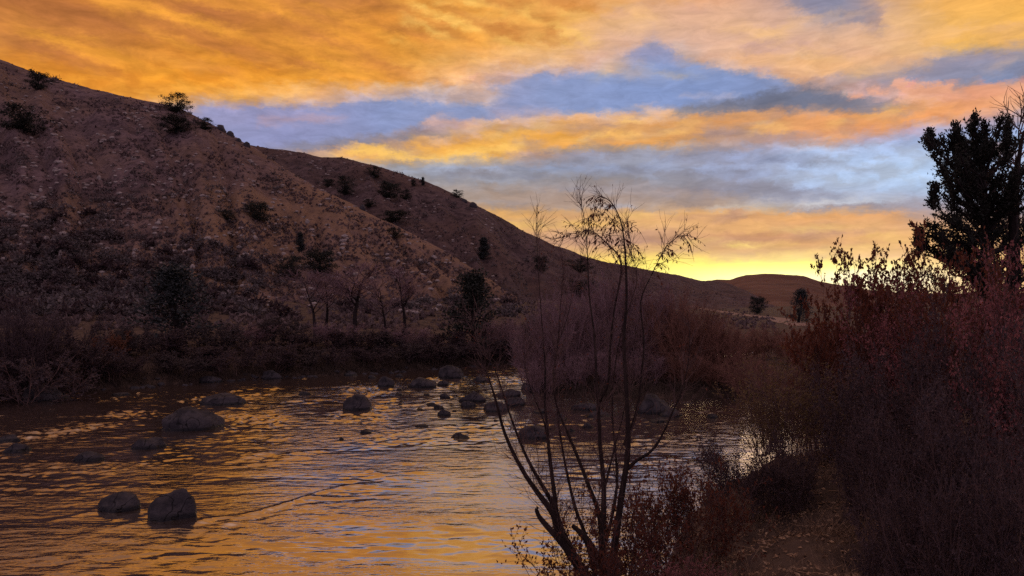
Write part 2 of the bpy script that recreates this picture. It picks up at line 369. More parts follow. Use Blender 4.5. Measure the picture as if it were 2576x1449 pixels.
def build_world():
    w = bpy.data.worlds.new('World'); scene.world = w; w.use_nodes = True
    nt = NT(w.node_tree); nt.n.clear()
    out = nt.node('ShaderNodeOutputWorld'); bg = nt.node('ShaderNodeBackground')
    nt.l.new(bg.outputs[0], out.inputs[0])
    d = nt.node('ShaderNodeTexCoord').outputs['Generated']
    sp = nt.node('ShaderNodeSeparateXYZ'); nt.l.new(d, sp.inputs[0])
    X, Y, Z = sp.outputs
    az0 = nt.math('ARCTAN2', X, Y); el0 = nt.math('ARCSINE', Z)
    cb = nt.node('ShaderNodeCombineXYZ'); nt.l.new(az0, cb.inputs[0]); nt.l.new(el0, cb.inputs[1])
    ang = cb.outputs[0]
    # wind-torn edges: warp the bearings with stretched noise
    def warp(scale, sx, sy, rot, amp_a, amp_e, detail=4, rough=0.6):
        v = nt.mapping(ang, (sx, sy, 1), (0, 0, rot))
        c = nt.noise(v, scale, detail, rough, 0.0, 1, '2D')
        s = nt.node('ShaderNodeSeparateColor'); nt.l.new(c, s.inputs[0])
        a = nt.math('MULTIPLY', nt.math('SUBTRACT', s.outputs[0], 0.5), amp_a)
        e = nt.math('MULTIPLY', nt.math('SUBTRACT', s.outputs[1], 0.5), amp_e)
        return a, e
    fade = nt.maprange(el0, 0.015, 0.11, 0.12, 1.0)
    a1, e1 = warp(8.0, 1.0, 3.0, 0.12, 0.035, 0.008, 2)
    a2, e2 = warp(24.0, 1.0, 2.2, -0.1, 0.030, 0.013, 5, 0.68)
    a3, e3 = warp(60.0, 1.0, 1.6, 0.1, 0.018, 0.012, 4, 0.72)
    a2 = nt.math('ADD', a2, a3); e2 = nt.math('ADD', e2, e3)
    az = nt.math('ADD', az0, nt.math('ADD', a1, a2))
    el = nt.math('ADD', el0, nt.math('MULTIPLY', nt.math('ADD', e1, e2), fade))
    u = nt.math('DIVIDE', nt.math('ADD', az, AZ0), 2 * AZ0)
    azs = np.linspace(-AZ0, AZ0, NAZ); A_, E_ = np.meshgrid(azs, ELS)
    GRID = lin(paint(CX + F * np.tan(A_), HY - F * np.tan(E_) / np.cos(A_)))
    uc = nt.node('ShaderNodeCombineXYZ')
    for k in range(3): nt.l.new(u, uc.inputs[k])
    u3 = uc.outputs[0]
    col = None
    for i, e in enumerate(ELS):
        cs = GRID[i]
        g = bpy.data.node_groups.new('cloud row', 'ShaderNodeTree')
        g.interface.new_socket('f', in_out='INPUT', socket_type='NodeSocketColor')
        g.interface.new_socket('c', in_out='OUTPUT', socket_type='NodeSocketColor')
        gt = NT(g)
        cv = gt.node('ShaderNodeRGBCurve')
        for ch in range(3):
            pts = cv.mapping.curves[ch].points
            pts[0].location = (0.0, float(cs[0][ch])); pts[1].location = (1.0, float(cs[-1][ch]))
            for k in range(1, len(cs) - 1):
                pts.new(k / (len(cs) - 1), float(cs[k][ch]))
            for q in pts: q.handle_type = 'AUTO_CLAMPED'
        cv.mapping.update()
        g.links.new(gt.node('NodeGroupInput').outputs[0], cv.inputs[1])
        g.links.new(cv.outputs[0], gt.node('NodeGroupOutput').inputs[0])
        gn = nt.node('ShaderNodeGroup'); gn.node_tree = g
        nt.l.new(u3, gn.inputs[0]); row = gn.outputs[0]
        if col is None: col = row
        else:
            k = 1.0 / float(e - ELS[i - 1]); col = nt.mix(nt.math('MULTIPLY_ADD', el, k, -float(ELS[i - 1]) * k, clamp=True), col, row)
    # fine streaks: fall streaks slant down to the right in the west, mackerel ripples higher up
    def streak(scale, sx, sy, rot, lo, hi, detail=5, rough=0.6, dist=0.3):
        v = nt.mapping(ang, (sx, sy, 1), (0, 0, rot))
        return nt.maprange(nt.noise(v, scale, detail, rough, dist, 0, '2D'), 0.28, 0.72, lo, hi)
    high = nt.maprange(el0, 0.20, 0.29)
    west = nt.maprange(az0, 0.16, -0.12)
    m1 = nt.math('MULTIPLY', high, west)
    s1 = streak(14.0, 1.0, 3.0, 0.40, 0.80, 1.18, 6, 0.68, 0.4)
    sa = nt.math('ADD', nt.math('MULTIPLY', nt.math('SUBTRACT', s1, 1.0), m1), 1.0)
    s3 = streak(24.0, 1.0, 3.6, -0.08, 0.86, 1.12, 5, 0.7, 0.4)
    tot = nt.math('MULTIPLY', sa, s3)
    cmb = nt.node('ShaderNodeVectorMath', operation='SCALE')
    nt.l.new(col, cmb.inputs[0]); nt.l.new(tot, cmb.inputs[3])
    col = cmb.outputs[0]
    ga = nt.math('DIVIDE', nt.math('SUBTRACT', az0, 0.34), 0.20)
    ga = nt.math('POWER', 2.718, nt.math('MULTIPLY', nt.math('MULTIPLY', ga, ga), -1.0))
    gl = nt.math('MULTIPLY', ga, nt.maprange(el0, 0.075, 0.025, smooth=True))
    gv = nt.node('ShaderNodeVectorMath', operation='SCALE'); gv.inputs[0].default_value = (0.50, 0.50, 0.34); nt.l.new(gl, gv.inputs[3])
    gs = nt.node('ShaderNodeVectorMath', operation='ADD'); nt.l.new(col, gs.inputs[0]); nt.l.new(gv.outputs[0], gs.inputs[1]); col = gs.outputs[0]
    # the rest of the dome: duller overhead, dusk blue-mauve behind
    zen = nt.mix(nt.maprange(el0, 0.9, 1.5), lin((222, 174, 152)), lin((178, 160, 172)))
    col = nt.mix(nt.maprange(el0, 0.45, 0.9, smooth=True), col, zen)
    back = nt.mix(nt.maprange(el0, 0.0, 0.5), lin((164, 140, 164)), lin((168, 150, 176)))
    side = nt.maprange(nt.math('ABSOLUTE', az0), 0.66, 1.5, smooth=True)
    side = nt.math('MULTIPLY', side, nt.maprange(el0, 1.5, 0.7))
    col = nt.mix(side, col, back)
    col = nt.mix(nt.maprange(el0, 0.0, -0.03), col, lin((40, 30, 30)))
    nt.l.new(col, bg.inputs[0]); bg.inputs[1].default_value = 1.0
    # twilight air glow of the sun just under the hills
    sky = nt.node('ShaderNodeTexSky', sky_type='NISHITA'); sky.sun_disc = False
    sky.sun_elevation = math.radians(0.5); sky.sun_rotation = math.radians(17)
    bg2 = nt.node('ShaderNodeBackground'); nt.l.new(sky.outputs[0], bg2.inputs[0]); bg2.inputs[1].default_value = 0.003
    ad = nt.node('ShaderNodeAddShader'); nt.l.new(bg.outputs[0], ad.inputs[0]); nt.l.new(bg2.outputs[0], ad.inputs[1])
    nt.l.new(ad.outputs[0], out.inputs[0])
    w.cycles.sampling_method = 'MANUAL'; w.cycles.sample_map_resolution = 512
build_world()
sun = bpy.data.lights.new('sun', 'SUN'); sun.energy = 0.12; sun.angle = math.radians(12); sun.color = (1.0, 0.62, 0.30)
sun_o = bpy.data.objects.new('sun', sun); COL.objects.link(sun_o)
_d = Vector((math.sin(math.radians(17)), math.cos(math.radians(17)), math.tan(math.radians(5))))
sun_o.rotation_euler = _d.to_track_quat('Z', 'Y').to_euler(); sun_o.location = (30, 100, 40)

scene.cycles.max_bounces = 5; scene.cycles.diffuse_bounces = 2; scene.cycles.glossy_bounces = 3; scene.cycles.transmission_bounces = 2
scene.cycles.use_denoising = False
# ---------------------------------------------------------------- river outline and ground
NEAR = np.array([(-60,3.0),(-10,4.2),(-2,5.4),(0.2,6.6),(1.2,8.2),(2.0,10),(2.7,12),(3.5,13.6),(4.9,15.2),(6.9,17),(8.5,20),(9.6,24),(9.4,26.8),
                 (7.9,28.2),(5,27.6),(2.8,28.4),(0.9,30),(0.7,34),(0.9,37),(1.9,40.2),(6,43),(14,46),(30,50),(60,56)], float)
FAR = np.array([(60,66),(30,58),(14,52),(6,48),(1.2,44.6),(-1.2,42.6),(-4,39.6),(-7.5,37),(-12.3,34),(-18.7,28.4),(-30,22),(-60,14)], float)
RIV = np.vstack([NEAR, FAR])

def seg_dist(x, y, pl):
    d = np.full(x.shape, 1e9)
    for (ax, ay), (bx, by) in zip(pl[:-1], pl[1:]):
        vx, vy = bx - ax, by - ay
        t = np.clip(((x - ax) * vx + (y - ay) * vy) / (vx * vx + vy * vy), 0, 1)
        d = np.minimum(d, np.hypot(x - ax - t * vx, y - ay - t * vy))
    return d
def inside(x, y, poly):
    c = np.zeros(x.shape, bool)
    n = len(poly)
    for i in range(n):
        ax, ay = poly[i]; bx, by = poly[(i + 1) % n]
        k = ((ay > y) != (by > y)) & (x < (bx - ax) * (y - ay) / (by - ay + 1e-12) + ax)
        c ^= k
    return c
def ground_z(x, y):
    x = np.asarray(x, float); y = np.asarray(y, float)
    dn = seg_dist(x, y, NEAR); df = seg_dist(x, y, FAR)
    ins = inside(x, y, RIV)
    jit = 0.35 * fbm(x * 0.9, y * 0.9, 3, 41)
    d = np.minimum(dn, df) + jit * np.minimum(1, np.minimum(dn, df) + .3)
    wf = sstep(-3, 3, dn - df)
    # near bank
    zn = 1.35 * (1 - np.exp(-np.maximum(d, 0) / 2.2)) + 0.05 * np.minimum(np.maximum(d, 0), 8)
    bar = sstep(24, 28, y) * sstep(18, 12, x)          # low willow bar upstream
    zn = zn * (1 - 0.5 * bar)
    zn = np.minimum(zn, 1.8) * (1 - 0.35 * sstep(30, 60, y))
    # far bank, a terrace under the slope
    wl = sstep(16, -8, x - 0.12 * (y - 45))
    zf = 0.75 * (1 - np.exp(-np.maximum(d, 0) / 1.4)) + wl * np.minimum(0.075 * np.maximum(d, 0), 2.6) + 0.02 * np.minimum(np.maximum(d, 0), 20)
    z = zn * (1 - wf) + zf * wf
    z = z + (0.10 * fbm(x * 0.5, y * 0.5, 4, 3) + 0.05 * fbm(x * 2.3, y * 2.3, 3, 8)) * np.minimum(1, np.maximum(d, 0) * 0.8)
    bed = -0.25 - 0.25 * np.minimum(2, np.minimum(dn, df)) * 0.5
    return np.where(ins, bed, np.maximum(z, 0.02 + 0.0 * z) )

def build_ground():
    fr = np.arange(-44, 44.01, 0.28); bk = np.concatenate([np.arange(-180, -44, 4.0)]), np.arange(48, 180.01, 4.0)
    az = np.radians(np.concatenate([bk[0], fr, bk[1]]))
    r = np.concatenate([np.linspace(0.4, 5, 24), 5 * np.exp(np.linspace(0.02, math.log(70 / 5), 250)), 70 * np.exp(np.linspace(0.05, math.log(6000 / 70), 50))])
    R, A = np.meshgrid(r, az, indexing='ij')
    x = R * np.sin(A); y = R * np.cos(A)
    z = ground_z(x, y)
    V = np.stack([x, y, z], -1).reshape(-1, 3)
    return make_mesh('ground', V, [grid_faces(len(r), len(az))], True)

C_SOIL = [(0.022, 0.014, 0.012), (0.050, 0.032, 0.024), (0.10, 0.066, 0.046), (0.062, 0.040, 0.030)]
M_ground = mat_rough('dry soil and litter', C_SOIL, 1.6, 0.95, 0.6, 9.0)
ground_me = build_ground()
ground = link('ground', ground_me, M_ground, kind='structure')

# hillsides as swept profiles: foot distance, crest distance and crest height per bearing
def hill(name, px0, px1, step, ridge, foot, crest, zfoot, nt_=150, amp=0.6, fscale=12.0, seed=0, power=1.12, back=1.6, gully=0.0):
    px = np.arange(px0, px1 + .1, step)
    ry = np.interp(px, [a for a, b in ridge], [b for a, b in ridge])
    # soften the corners of the crest line
    kx = np.ones(5) / 5; ry = np.convolve(np.pad(ry, 2, 'edge'), kx, 'valid')
    Yf = np.interp(px, [a for a, b in foot], [b for a, b in foot])
    Yr = np.interp(px, [a for a, b in crest], [b for a, b in crest])
    zr = CAMZ + (HY - ry) / F * Yr
    t = np.concatenate([np.linspace(0, 1, nt_), np.linspace(1.02, back, 16)])
    T, _ = np.meshgrid(t, px, indexing='ij')
    s = np.where(T <= 1, 1.08 * np.abs(T) ** power - 0.08 * T ** 6, 1 + (1.08 * power - .48) * (T - 1) - 2.2 * (T - 1) ** 2)
    Yc = Yf[None] + (Yr - Yf)[None] * T
    z = zfoot + (zr - zfoot)[None] * s
    x = (px[None] - CX) / F * Yc
    env = sstep(0, 0.12, T)
    gx = px[None] / 120.0 + 0.9 * T + 0.5 * vnoise(px[None] / 260.0 + 0 * T, T * 2.0, seed + 3)
    gul = np.abs(vnoise(gx, 0.7 * T + 3.1, seed + 4)) + 0.5 * np.abs(vnoise(gx * 2.3, 1.3 * T, seed + 5))
    z = z + gully * (gul - .4) * env * sstep(1.0, 0.72, T)
    nz = fbm(x / fscale, Yc / fscale, 5, seed) * amp + 0.25 * amp * fbm(x / (fscale * .2), Yc / (fscale * .2), 3, seed + 9)
    z = z + nz * env * (1 - 0.55 * sstep(0.9, 1.0, T))
    V = np.stack([x, Yc, z], -1).reshape(-1, 3)
    return make_mesh(name, V, [grid_faces(len(t), len(px))], True)

R1 = [(-1600,-260),(-900,-120),(-500,20),(-200,95),(0,150),(100,188),(180,210),(250,228),(320,244),(380,257),(440,270),(480,288),(520,308),(560,330),(600,352),(640,376),(680,400),(720,428),(800,476),(900,524),(1000,578),(1060,606),(1140,648),(1220,700),(1300,752)]
R2 = [(400,300),(560,345),(640,372),(720,379),(800,396),(860,398),(930,416),(1000,436),(1050,452),(1090,468),(1130,487),(1165,503),(1200,520),(1240,542),(1280,562),(1320,584),(1350,600),(1390,618),(1430,632),(1480,650),(1530,662),(1570,668),(1640,682),(1700,692),(1740,701),(1770,709),(1800,706),(1830,712),(1900,742),(1950,770)]
R3 = [(1500,730),(1700,716),(1780,709),(1808,705),(1830,709),(1850,700),(1872,693),(1910,690),(1960,690),(1990,694),(2012,693),(2030,697),(2060,708),(2100,718),(2160,728),(2260,738),(2400,742),(2700,735),(3400,720)]
def mat_hill(name, cols, scale, patch, bump=0.8, bs=2.2, spur=None):
    m, nt, out = new_mat(name)
    tc = nt.node('ShaderNodeTexCoord').outputs['Object']
    f = nt.maprange(nt.noise(tc, scale, 8, 0.68), 0.33, 0.67)
    k = len(cols) - 1
    c = nt.ramp(f, [(i / k, q) for i, q in enumerate(cols)])
    f2 = nt.maprange(nt.noise(tc, scale * 0.09, 4, 0.55), 0.42, 0.62)
    c = nt.mix(nt.math('MULTIPLY', f2, 0.7), c, patch)
    f3 = nt.maprange(nt.noise(tc, scale * 0.2, 5, 0.65), 0.46, 0.64)
    c = nt.mix(nt.math('MULTIPLY', f3, 0.6), c, tuple(np.array(cols[0]) * 0.75))
    if spur:
        sx = nt.node('ShaderNodeSeparateXYZ'); nt.l.new(tc, sx.inputs[0])
        g = nt.maprange(nt.math('ADD', sx.outputs[0], nt.math('MULTIPLY', nt.noise(tc, .05, 4, .6), 40.0)), spur[0] + 20, spur[1] + 20, smooth=True)
        g = nt.math('MULTIPLY', g, nt.maprange(nt.noise(tc, .25, 6, .65), .36, .6, .35, 1.0))
        c = nt.mix(nt.math('MULTIPLY', g, .8), c, spur[2])
    vo = nt.node('ShaderNodeTexVoronoi'); vo.inputs['Scale'].default_value = scale * 1.7
    nt.l.new(tc, vo.inputs['Vector'])
    spot = nt.maprange(vo.outputs[0], 0.08, 0.34, 0.35, 1.0)
    c = nt.mix(spot, tuple(np.array(cols[0]) * 0.6), c)
    b = nt.node('ShaderNodeBsdfPrincipled'); nt.l.new(c, b.inputs['Base Color'])
    b.inputs['Roughness'].default_value = 0.95; b.inputs['Specular IOR Level'].default_value = 0.1
    bn = nt.node('ShaderNodeBump'); bn.inputs['Strength'].default_value = bump; bn.inputs['Distance'].default_value = 0.5
    nt.l.new(nt.noise(tc, bs, 7, 0.65), bn.inputs['Height']); nt.l.new(bn.outputs[0], b.inputs['Normal'])
    nt.l.new(b.outputs[0], out.inputs[0])
    return m
HC = [(0.070, 0.047, 0.050), (0.125, 0.085, 0.088), (0.20, 0.138, 0.136), (0.145, 0.098, 0.10)]
M_hill1 = mat_hill('dry grass slope', HC, 0.55, (0.21, 0.135, 0.09), spur=(-66, -28, (0.27, 0.165, 0.095)))
M_hill2 = mat_hill('dry grass far slope', [tuple(v * .66 for v in q) for q in HC], 0.35, (0.105, 0.064, 0.052))
M_hill3 = mat_hill('distant slope', [(0.095, 0.045, 0.034), (0.14, 0.068, 0.048), (0.17, 0.085, 0.060)], 0.03, (0.15, 0.075, 0.050), 0.5, 0.05)  # orange glow near the sun is mixed into this slope's base colours
hill1_me = hill('hillside', -1600, 1300, 5, R1, [(-1600,62),(0,66),(600,72),(1100,92),(1300,104)], [(-1600,250),(0,200),(450,168),(700,150),(1000,124),(1150,112),(1300,108)], 2.4, 190, 0.7, 11.0, 21, gully=3.2)
hill2_me = hill('hillside', 400, 1950, 5, R2, [(400,160),(1200,140),(1600,200),(1950,300)], [(400,330),(860,290),(1200,240),(1500,330),(1830,620),(1950,650)], 1.0, 150, 0.9, 16.0, 33, gully=5.0)
hill3_me = hill('hillside', 1500, 3400, 8, R3, [(1500,420),(3400,420)], [(1500,1700),(3400,1700)], 1.0, 80, 4.0, 120.0, 55)
hill1 = link('near_hillside', hill1_me, M_hill1, kind='structure')
hill2 = link('middle_hillside', hill2_me, M_hill2, kind='structure')
hill3 = link('distant_hillside', hill3_me, M_hill3, kind='structure')
for o in (hill1, hill2, hill3): o.name = 'hill'

def bvh_of(meshes):
    vs, ps, b = [], [], 0
    for me in meshes:
        co = np.empty(len(me.vertices) * 3, np.float32); me.vertices.foreach_get('co', co)
        li = np.empty(len(me.loops), np.int32); me.loops.foreach_get('vertex_index', li)
        vs.append(co.reshape(-1, 3)); ps.append(li.reshape(-1, 4) + b); b += len(me.vertices)
    return BVHTree.FromPolygons(np.vstack(vs).tolist(), np.vstack(ps).tolist())
LAND = bvh_of([ground_me, hill1_me, hill2_me, hill3_me])
def land_hit(px, py):
    """the spot of ground seen on a bearing: (location, normal)"""
    d = Vector(((px - CX) / F, 1.0, (HY - py) / F)).normalized()
    loc, nor, idx, dist = LAND.ray_cast(Vector((0, 0, CAMZ)), d)
    return loc, nor
def drop(x, y):
    loc, nor, idx, dist = LAND.ray_cast(Vector((x, y, 400)), Vector((0, 0, -1)))
    return loc, nor

# ---------------------------------------------------------------- river water
# boulders: bearing of middle, row of waterline, width, height (all as seen), then depth factor and label
ROCKS = [
 (458,1084,160,62,.85,'big square-shouldered boulder with a ledge on one end, midstream'),
 (546,1021,122,32,.7,'long flat pale boulder just behind the big square boulder'),
 (418,1312,146,84,.9,'largest smooth round boulder in the nearest pair of boulders'),
 (284,1288,112,50,.8,'darker low boulder touching the largest smooth round boulder'),
 (893,1033,74,42,.9,'round boulder standing alone in open orange water'),
 (1129,953,72,36,.9,'large domed boulder by the mouth of the upstream channel'),
 (1060,976,68,27,.8,'smooth loaf-shaped boulder below the large domed boulder'),
 (966,974,46,28,.8,'pointed grey boulder among the upstream boulders'),
 (1115,971,32,14,.8,'small round stone tucked under the large domed boulder'),
 (1343,1107,88,36,.8,'dark whaleback boulder seen between the bare willow stems'),
 (1157,1105,60,16,.7,'small flat-topped rock in smooth water left of the willow'),
 (918,1091,30,12,.8,'little dark rock below the boulder standing alone'),
 (858,1108,14,9,.9,'tiny stone at the head of the mid river riffle'),
 (205,1163,88,28,.7,'low dark boulder with smooth back between two pale riffles'),
 (362,1131,92,30,.6,'peaked wet rock parting the current below the big square boulder'),
 (28,1140,62,26,.8,'front one of two low rocks at the left edge of the river'),
 (12,1112,60,20,.7,'rear one of two low rocks at the left edge of the river'),
 (300,996,58,9,.6,'half sunken rock near the far left shore'),
 (520,964,62,20,.7,'dark rock on the far shoreline behind the long flat boulder'),
 (675,955,56,24,.8,'rounded dark boulder on the far shoreline'),
 (765,993,32,9,.7,'thin dark rock in pale water off the far shore'),
 (1186,1012,66,30,.8,'broken dark rock heading the midstream rock cluster'),
 (1242,1037,76,28,.8,'brown block with flat face in the midstream rock cluster'),
 (1176,1026,40,18,.8,'blue-grey rock at the left of the midstream rock cluster'),
 (1278,1000,70,22,.7,'low dark slab at the back of the midstream rock cluster'),
 (1120,1001,30,12,.7,'small pyramid rock left of the midstream rock cluster'),
 (1296,1022,56,24,.8,'rough rock at the right of the midstream rock cluster'),
 (1118,1046,34,16,.7,'pale squat stone below the midstream rock cluster'),
 (1212,962,44,16,.7,'low rock in the mouth of the upstream channel'),
 (1648,1042,96,52,.9,'huge rounded boulder against the willow thicket behind the thickest stem'),
 (1690,1050,60,24,.8,'dark boulder leaning on the huge rounded boulder'),
 (1660,1064,48,12,.7,'flat wet stone in front of the huge rounded boulder'),
 (1506,1051,68,20,.7,'dark lens-shaped rock behind the middle willow stems'),
 (1476,1034,84,22,.7,'low grey rock on the edge of the willow thicket'),
 (1408,1057,44,17,.7,'small dark rock where two thin willow stems cross'),
 (1480,1077,34,14,.7,'small low stone below the dark lens-shaped rock'),
 (1796,1053,30,13,.8,'lone small stone near the right end of the river'),
 (78,1012,110,46,.8,'dark boulder half on the bank at the far left shore'),
 (150,1005,50,14,.7,'flat stone beside the dark boulder at the far left shore'),
 (880,946,34,11,.8,'dark stone on the far shore straight above the boulder standing alone'),
 (935,952,26,10,.8,'short stone on the far shore left of the pointed grey boulder'),
 (1005,948,22,9,.8,'small stone on the far shore above the loaf-shaped boulder'),
 (1345,985,70,24,.8,'dark rock at the left foot of the willow thicket'),
 (1085,1020,24,8,.7,'thin stone breaking the surface below the pyramid rock'),
 (1360,1040,46,12,.7,'low rock shelf off the left foot of the willow thicket'),
 (1060,1075,40,8,.6,'flat stone barely above the water in the upper riffle'),
]
def rock_spot(px, py):
    Y = CAMZ * F / (py - HY)
    return (px - CX) / F * Y, Y

def water_height(x, y):
    far = sstep(12, 30, y)
    h = 0.0035 * vnoise(x * 1.3 + 0.5 * y, y * 2.6, 61) + 0.0022 * vnoise(x * 3.1, y * 6.0, 62) + 0.0016 * vnoise(x * 6.5, y * 13.0, 69)
    riff = sstep(-0.15, 0.35, fbm(x * 0.22, y * 0.16, 2, 70))
    h = h + riff * (0.007 * vnoise(x * 1.6, y * 2.8 + 0.4 * x, 63) + 0.0045 * vnoise(x * 3.4, y * 5.5, 64))
    slick = 0.35 + 1.25 * sstep(-0.4, 0.4, fbm(x * 0.30, y * 0.13, 3, 72))
    h = h + far * slick * (0.014 * vnoise(x * 1.2 + .5 * vnoise(x * .5, y * .5, 90), y * 1.9, 65) + 0.022 * vnoise(x * 2.9, y * 4.2, 66) + 0.021 * vnoise(x * 5.8, y * 8.0, 68))
    left = sstep(-3, -9, x - .25 * (y - 20)) * sstep(11, 17, y)
    h = h + left * slick * (0.012 * vnoise(x * 1.4, y * 2.2, 75) + 0.015 * vnoise(x * 3.0, y * 4.6, 76) + 0.017 * vnoise(x * 6.5, y * 9.0, 77))
    band = sstep(-.35, .4, fbm(x * .16 + .05 * y, y * .55 - .12 * x, 3, 95))
    h = h * (0.40 + 0.75 * band)
    up = sstep(34, 40, y) * 0.05
    h = h + up * vnoise(x * 1.5, y * 2.2, 67)
    # standing waves over sunken ledges: crest lines with a steep near face
    LEDGES = [([(480,1200),(590,1150),(620,1140),(700,1146),(830,1132)], 0.075, 0.28),
              ([(470,1325),(560,1305),(700,1272),(860,1225),(980,1210)], 0.050, 0.26),
              ([(860,1186),(930,1184),(990,1196)], 0.05, 0.24),
              ([(1000,1160),(1080,1166),(1120,1172)], 0.035, 0.2),
              ([(930,1108),(1040,1082),(1130,1072),(1240,1070)], 0.060, 0.34),
              ([(60,1085),(180,1078),(290,1070)], 0.05, 0.3),
              ([(0,1180),(120,1160),(260,1172),(420,1160)], 0.035, 0.3),
              ([(780,1282),(900,1262),(1010,1240)], 0.03, 0.2),
              ([(600,1060),(700,1050),(800,1058)], 0.03, 0.26),
              ([(700,1010),(860,1000),(1000,1004)], 0.04, 0.3),
              ([(1380,1110),(1500,1104),(1660,1108),(1820,1100)], 0.03, 0.26),
              ([(1400,1180),(1560,1164),(1760,1150)], 0.03, 0.22)]
    for pl, amp, wd in LEDGES:
        pts = np.array([rock_spot(a, b) for a, b in pl])
        o = np.argsort(pts[:, 0]); pts = pts[o]
        s = y - np.interp(x, pts[:, 0], pts[:, 1]) + 0.22 * vnoise(x * 1.3, y * .4, 81)
        sc = 0.5 + pts[:, 1].mean() / 22.0
        ex = sstep(pts[0, 0] - .2, pts[0, 0] + .5, x) * sstep(pts[-1, 0] + .2, pts[-1, 0] - .5, x)
        h = h + ex * amp * .4 * np.exp(-(s / (.13 * sc)) ** 2) * (.6 + 1.1 * vnoise(x * 1.7, y * .6, 82))
        e = ex * sstep(-1.5 * sc, -.4 * sc, s) * sstep(.12, -.05, s)
        h = h + e * amp * (.46 * vnoise(x * 2.4 / sc, y * 4.2 / sc, 83) + .24 * vnoise(x * 5.2 / sc, y * 8.5 / sc, 84))
    for (px, py, w, hh, dp, lb) in ROCKS:
        if py > 1015:
            rx, ry = rock_spot(px, py); rw = w * ry / F * 0.5
            # pillow upstream, V wake running downstream (toward the camera and left)
            ux, uy = (x - rx) / rw, (y - ry) / rw
            along = -(uy * 0.93 + ux * 0.30); across = ux * 0.93 - uy * 0.30
            r2 = ux ** 2 + uy ** 2
            a = min(0.03, 0.04 * rw)
            h = h + a * np.exp(-((np.sqrt(r2) - 1.15) / 0.3) ** 2) * sstep(0.5, -0.8, along)
            wake = np.exp(-((np.abs(across) - 0.75 - 0.33 * np.maximum(along, 0)) / 0.28) ** 2) * sstep(-0.2, 0.5, along) * np.exp(-np.maximum(along, 0) / 1.5)
            h = h + a * 0.9 * wake
    return h

def build_water():
    ys = 4 * np.exp(np.linspace(0, math.log(66 / 4), 620))
    us = np.linspace(-1.25, 1.0, 620)
    U, Yg = np.meshgrid(us, ys)
    xs = U * (2.0 + 0.72 * Yg)
    h = water_height(xs, Yg)
    V = np.stack([xs, Yg, h], -1).reshape(-1, 3)
    return make_mesh('river', V, [grid_faces(len(ys), len(us))], True)

def mat_water():
    m, nt, out = new_mat('river water')
    tc = nt.node('ShaderNodeTexCoord').outputs['Object']
    v1 = nt.mapping(tc, (1.0, 1.9, 1.0), (0, 0, -0.15))
    n1 = nt.noise(v1, 2.4, 3, 0.55, 0.2)
    v2 = nt.mapping(tc, (1.0, 2.0, 1.0), (0, 0, 0.25))
    n2 = nt.noise(v2, 5.5, 3, 0.6, 0.1)
    calm = nt.maprange(nt.noise(nt.mapping(tc, (0.35, 1.3, 1.0), (0, 0, -0.22)), 0.55, 4, 0.6, 0.3), 0.38, 0.62, 0.10, 1.15)
    hgt = nt.math('MULTIPLY', nt.math('ADD', n1, nt.math('MULTIPLY', n2, 0.35)), calm)
    bn = nt.node('ShaderNodeBump'); bn.inputs['Strength'].default_value = 0.5; bn.inputs['Distance'].default_value = 0.038
    nt.l.new(hgt, bn.inputs['Height'])
    b = nt.node('ShaderNodeBsdfPrincipled')
    b.inputs['Base Color'].default_value = (0.045, 0.030, 0.024, 1)
    b.inputs['Roughness'].default_value = 0.07; b.inputs['IOR'].default_value = 7.0
    nt.l.new(bn.outputs[0], b.inputs['Normal'])
    nt.l.new(b.outputs[0], out.inputs[0])
    return m
river = link('river', build_water(), mat_water(), kind='structure')

# ---------------------------------------------------------------- boulders
def ico(sub):
    import bmesh
    bm = bmesh.new(); bmesh.ops.create_icosphere(bm, subdivisions=sub, radius=1.0)
    V = np.array([v.co[:] for v in bm.verts]); Fc = np.array([[v.index for v in f.verts] for f in bm.faces]); bm.free()
    return V, Fc
ICO4 = ico(4); ICO3 = ico(3); ICO2 = ico(2)
def n3(p, s, seed):
    return (vnoise(p[:, 0] * s + seed, p[:, 1] * s - seed, seed) + vnoise(p[:, 1] * s + 5, p[:, 2] * s + seed, seed + 1) + vnoise(p[:, 2] * s - 3, p[:, 0] * s + seed, seed + 2)) / 1.7
def rock_mesh(w, d, h, seed, base=ICO4, cuts=14, rough=1.0, skew=0.0):
    r = np.random.default_rng(seed)
    V = base[0].copy()
    for k in range(cuts):
        n = r.normal(0, 1, 3); n[2] = abs(n[2]) * 0.7; n /= np.linalg.norm(n)
        c = r.uniform(0.66, 0.93)
        s = V @ n
        V = V - np.outer(np.maximum(s - c, 0) * 0.97, n)
    V = V * (1 + rough * (0.15 * n3(V, 1.3, seed) + 0.075 * n3(V, 3.2, seed + 7) + 0.035 * n3(V, 8.0, seed + 9)))[:, None]
    hi = V[:, 2].max(); ext = np.abs(V[:, :2]).max(0)
    V = V / np.array([ext[0], ext[1], hi])
    V[:, 2] = np.where(V[:, 2] < 0, V[:, 2] * 0.7, np.abs(V[:, 2]) ** 0.9)
    V[:, 0] = V[:, 0] + skew * np.maximum(V[:, 2], 0)
    V = V * np.array([w / 2, d / 2, h])
    return make_mesh('boulder', V, [base[1]], True)
M_rock = mat_rough('river boulder stone', [(0.014, 0.013, 0.016), (0.030, 0.027, 0.031), (0.054, 0.047, 0.052), (0.036, 0.030, 0.033)], 2.6, 0.75, 0.9, 9.0, spec=0.35)
M_rock2 = mat_rough('pale hill stone', [(0.20, 0.16, 0.14), (0.32, 0.27, 0.24), (0.42, 0.36, 0.32)], 3.0, 0.9, 0.4, 10.0)
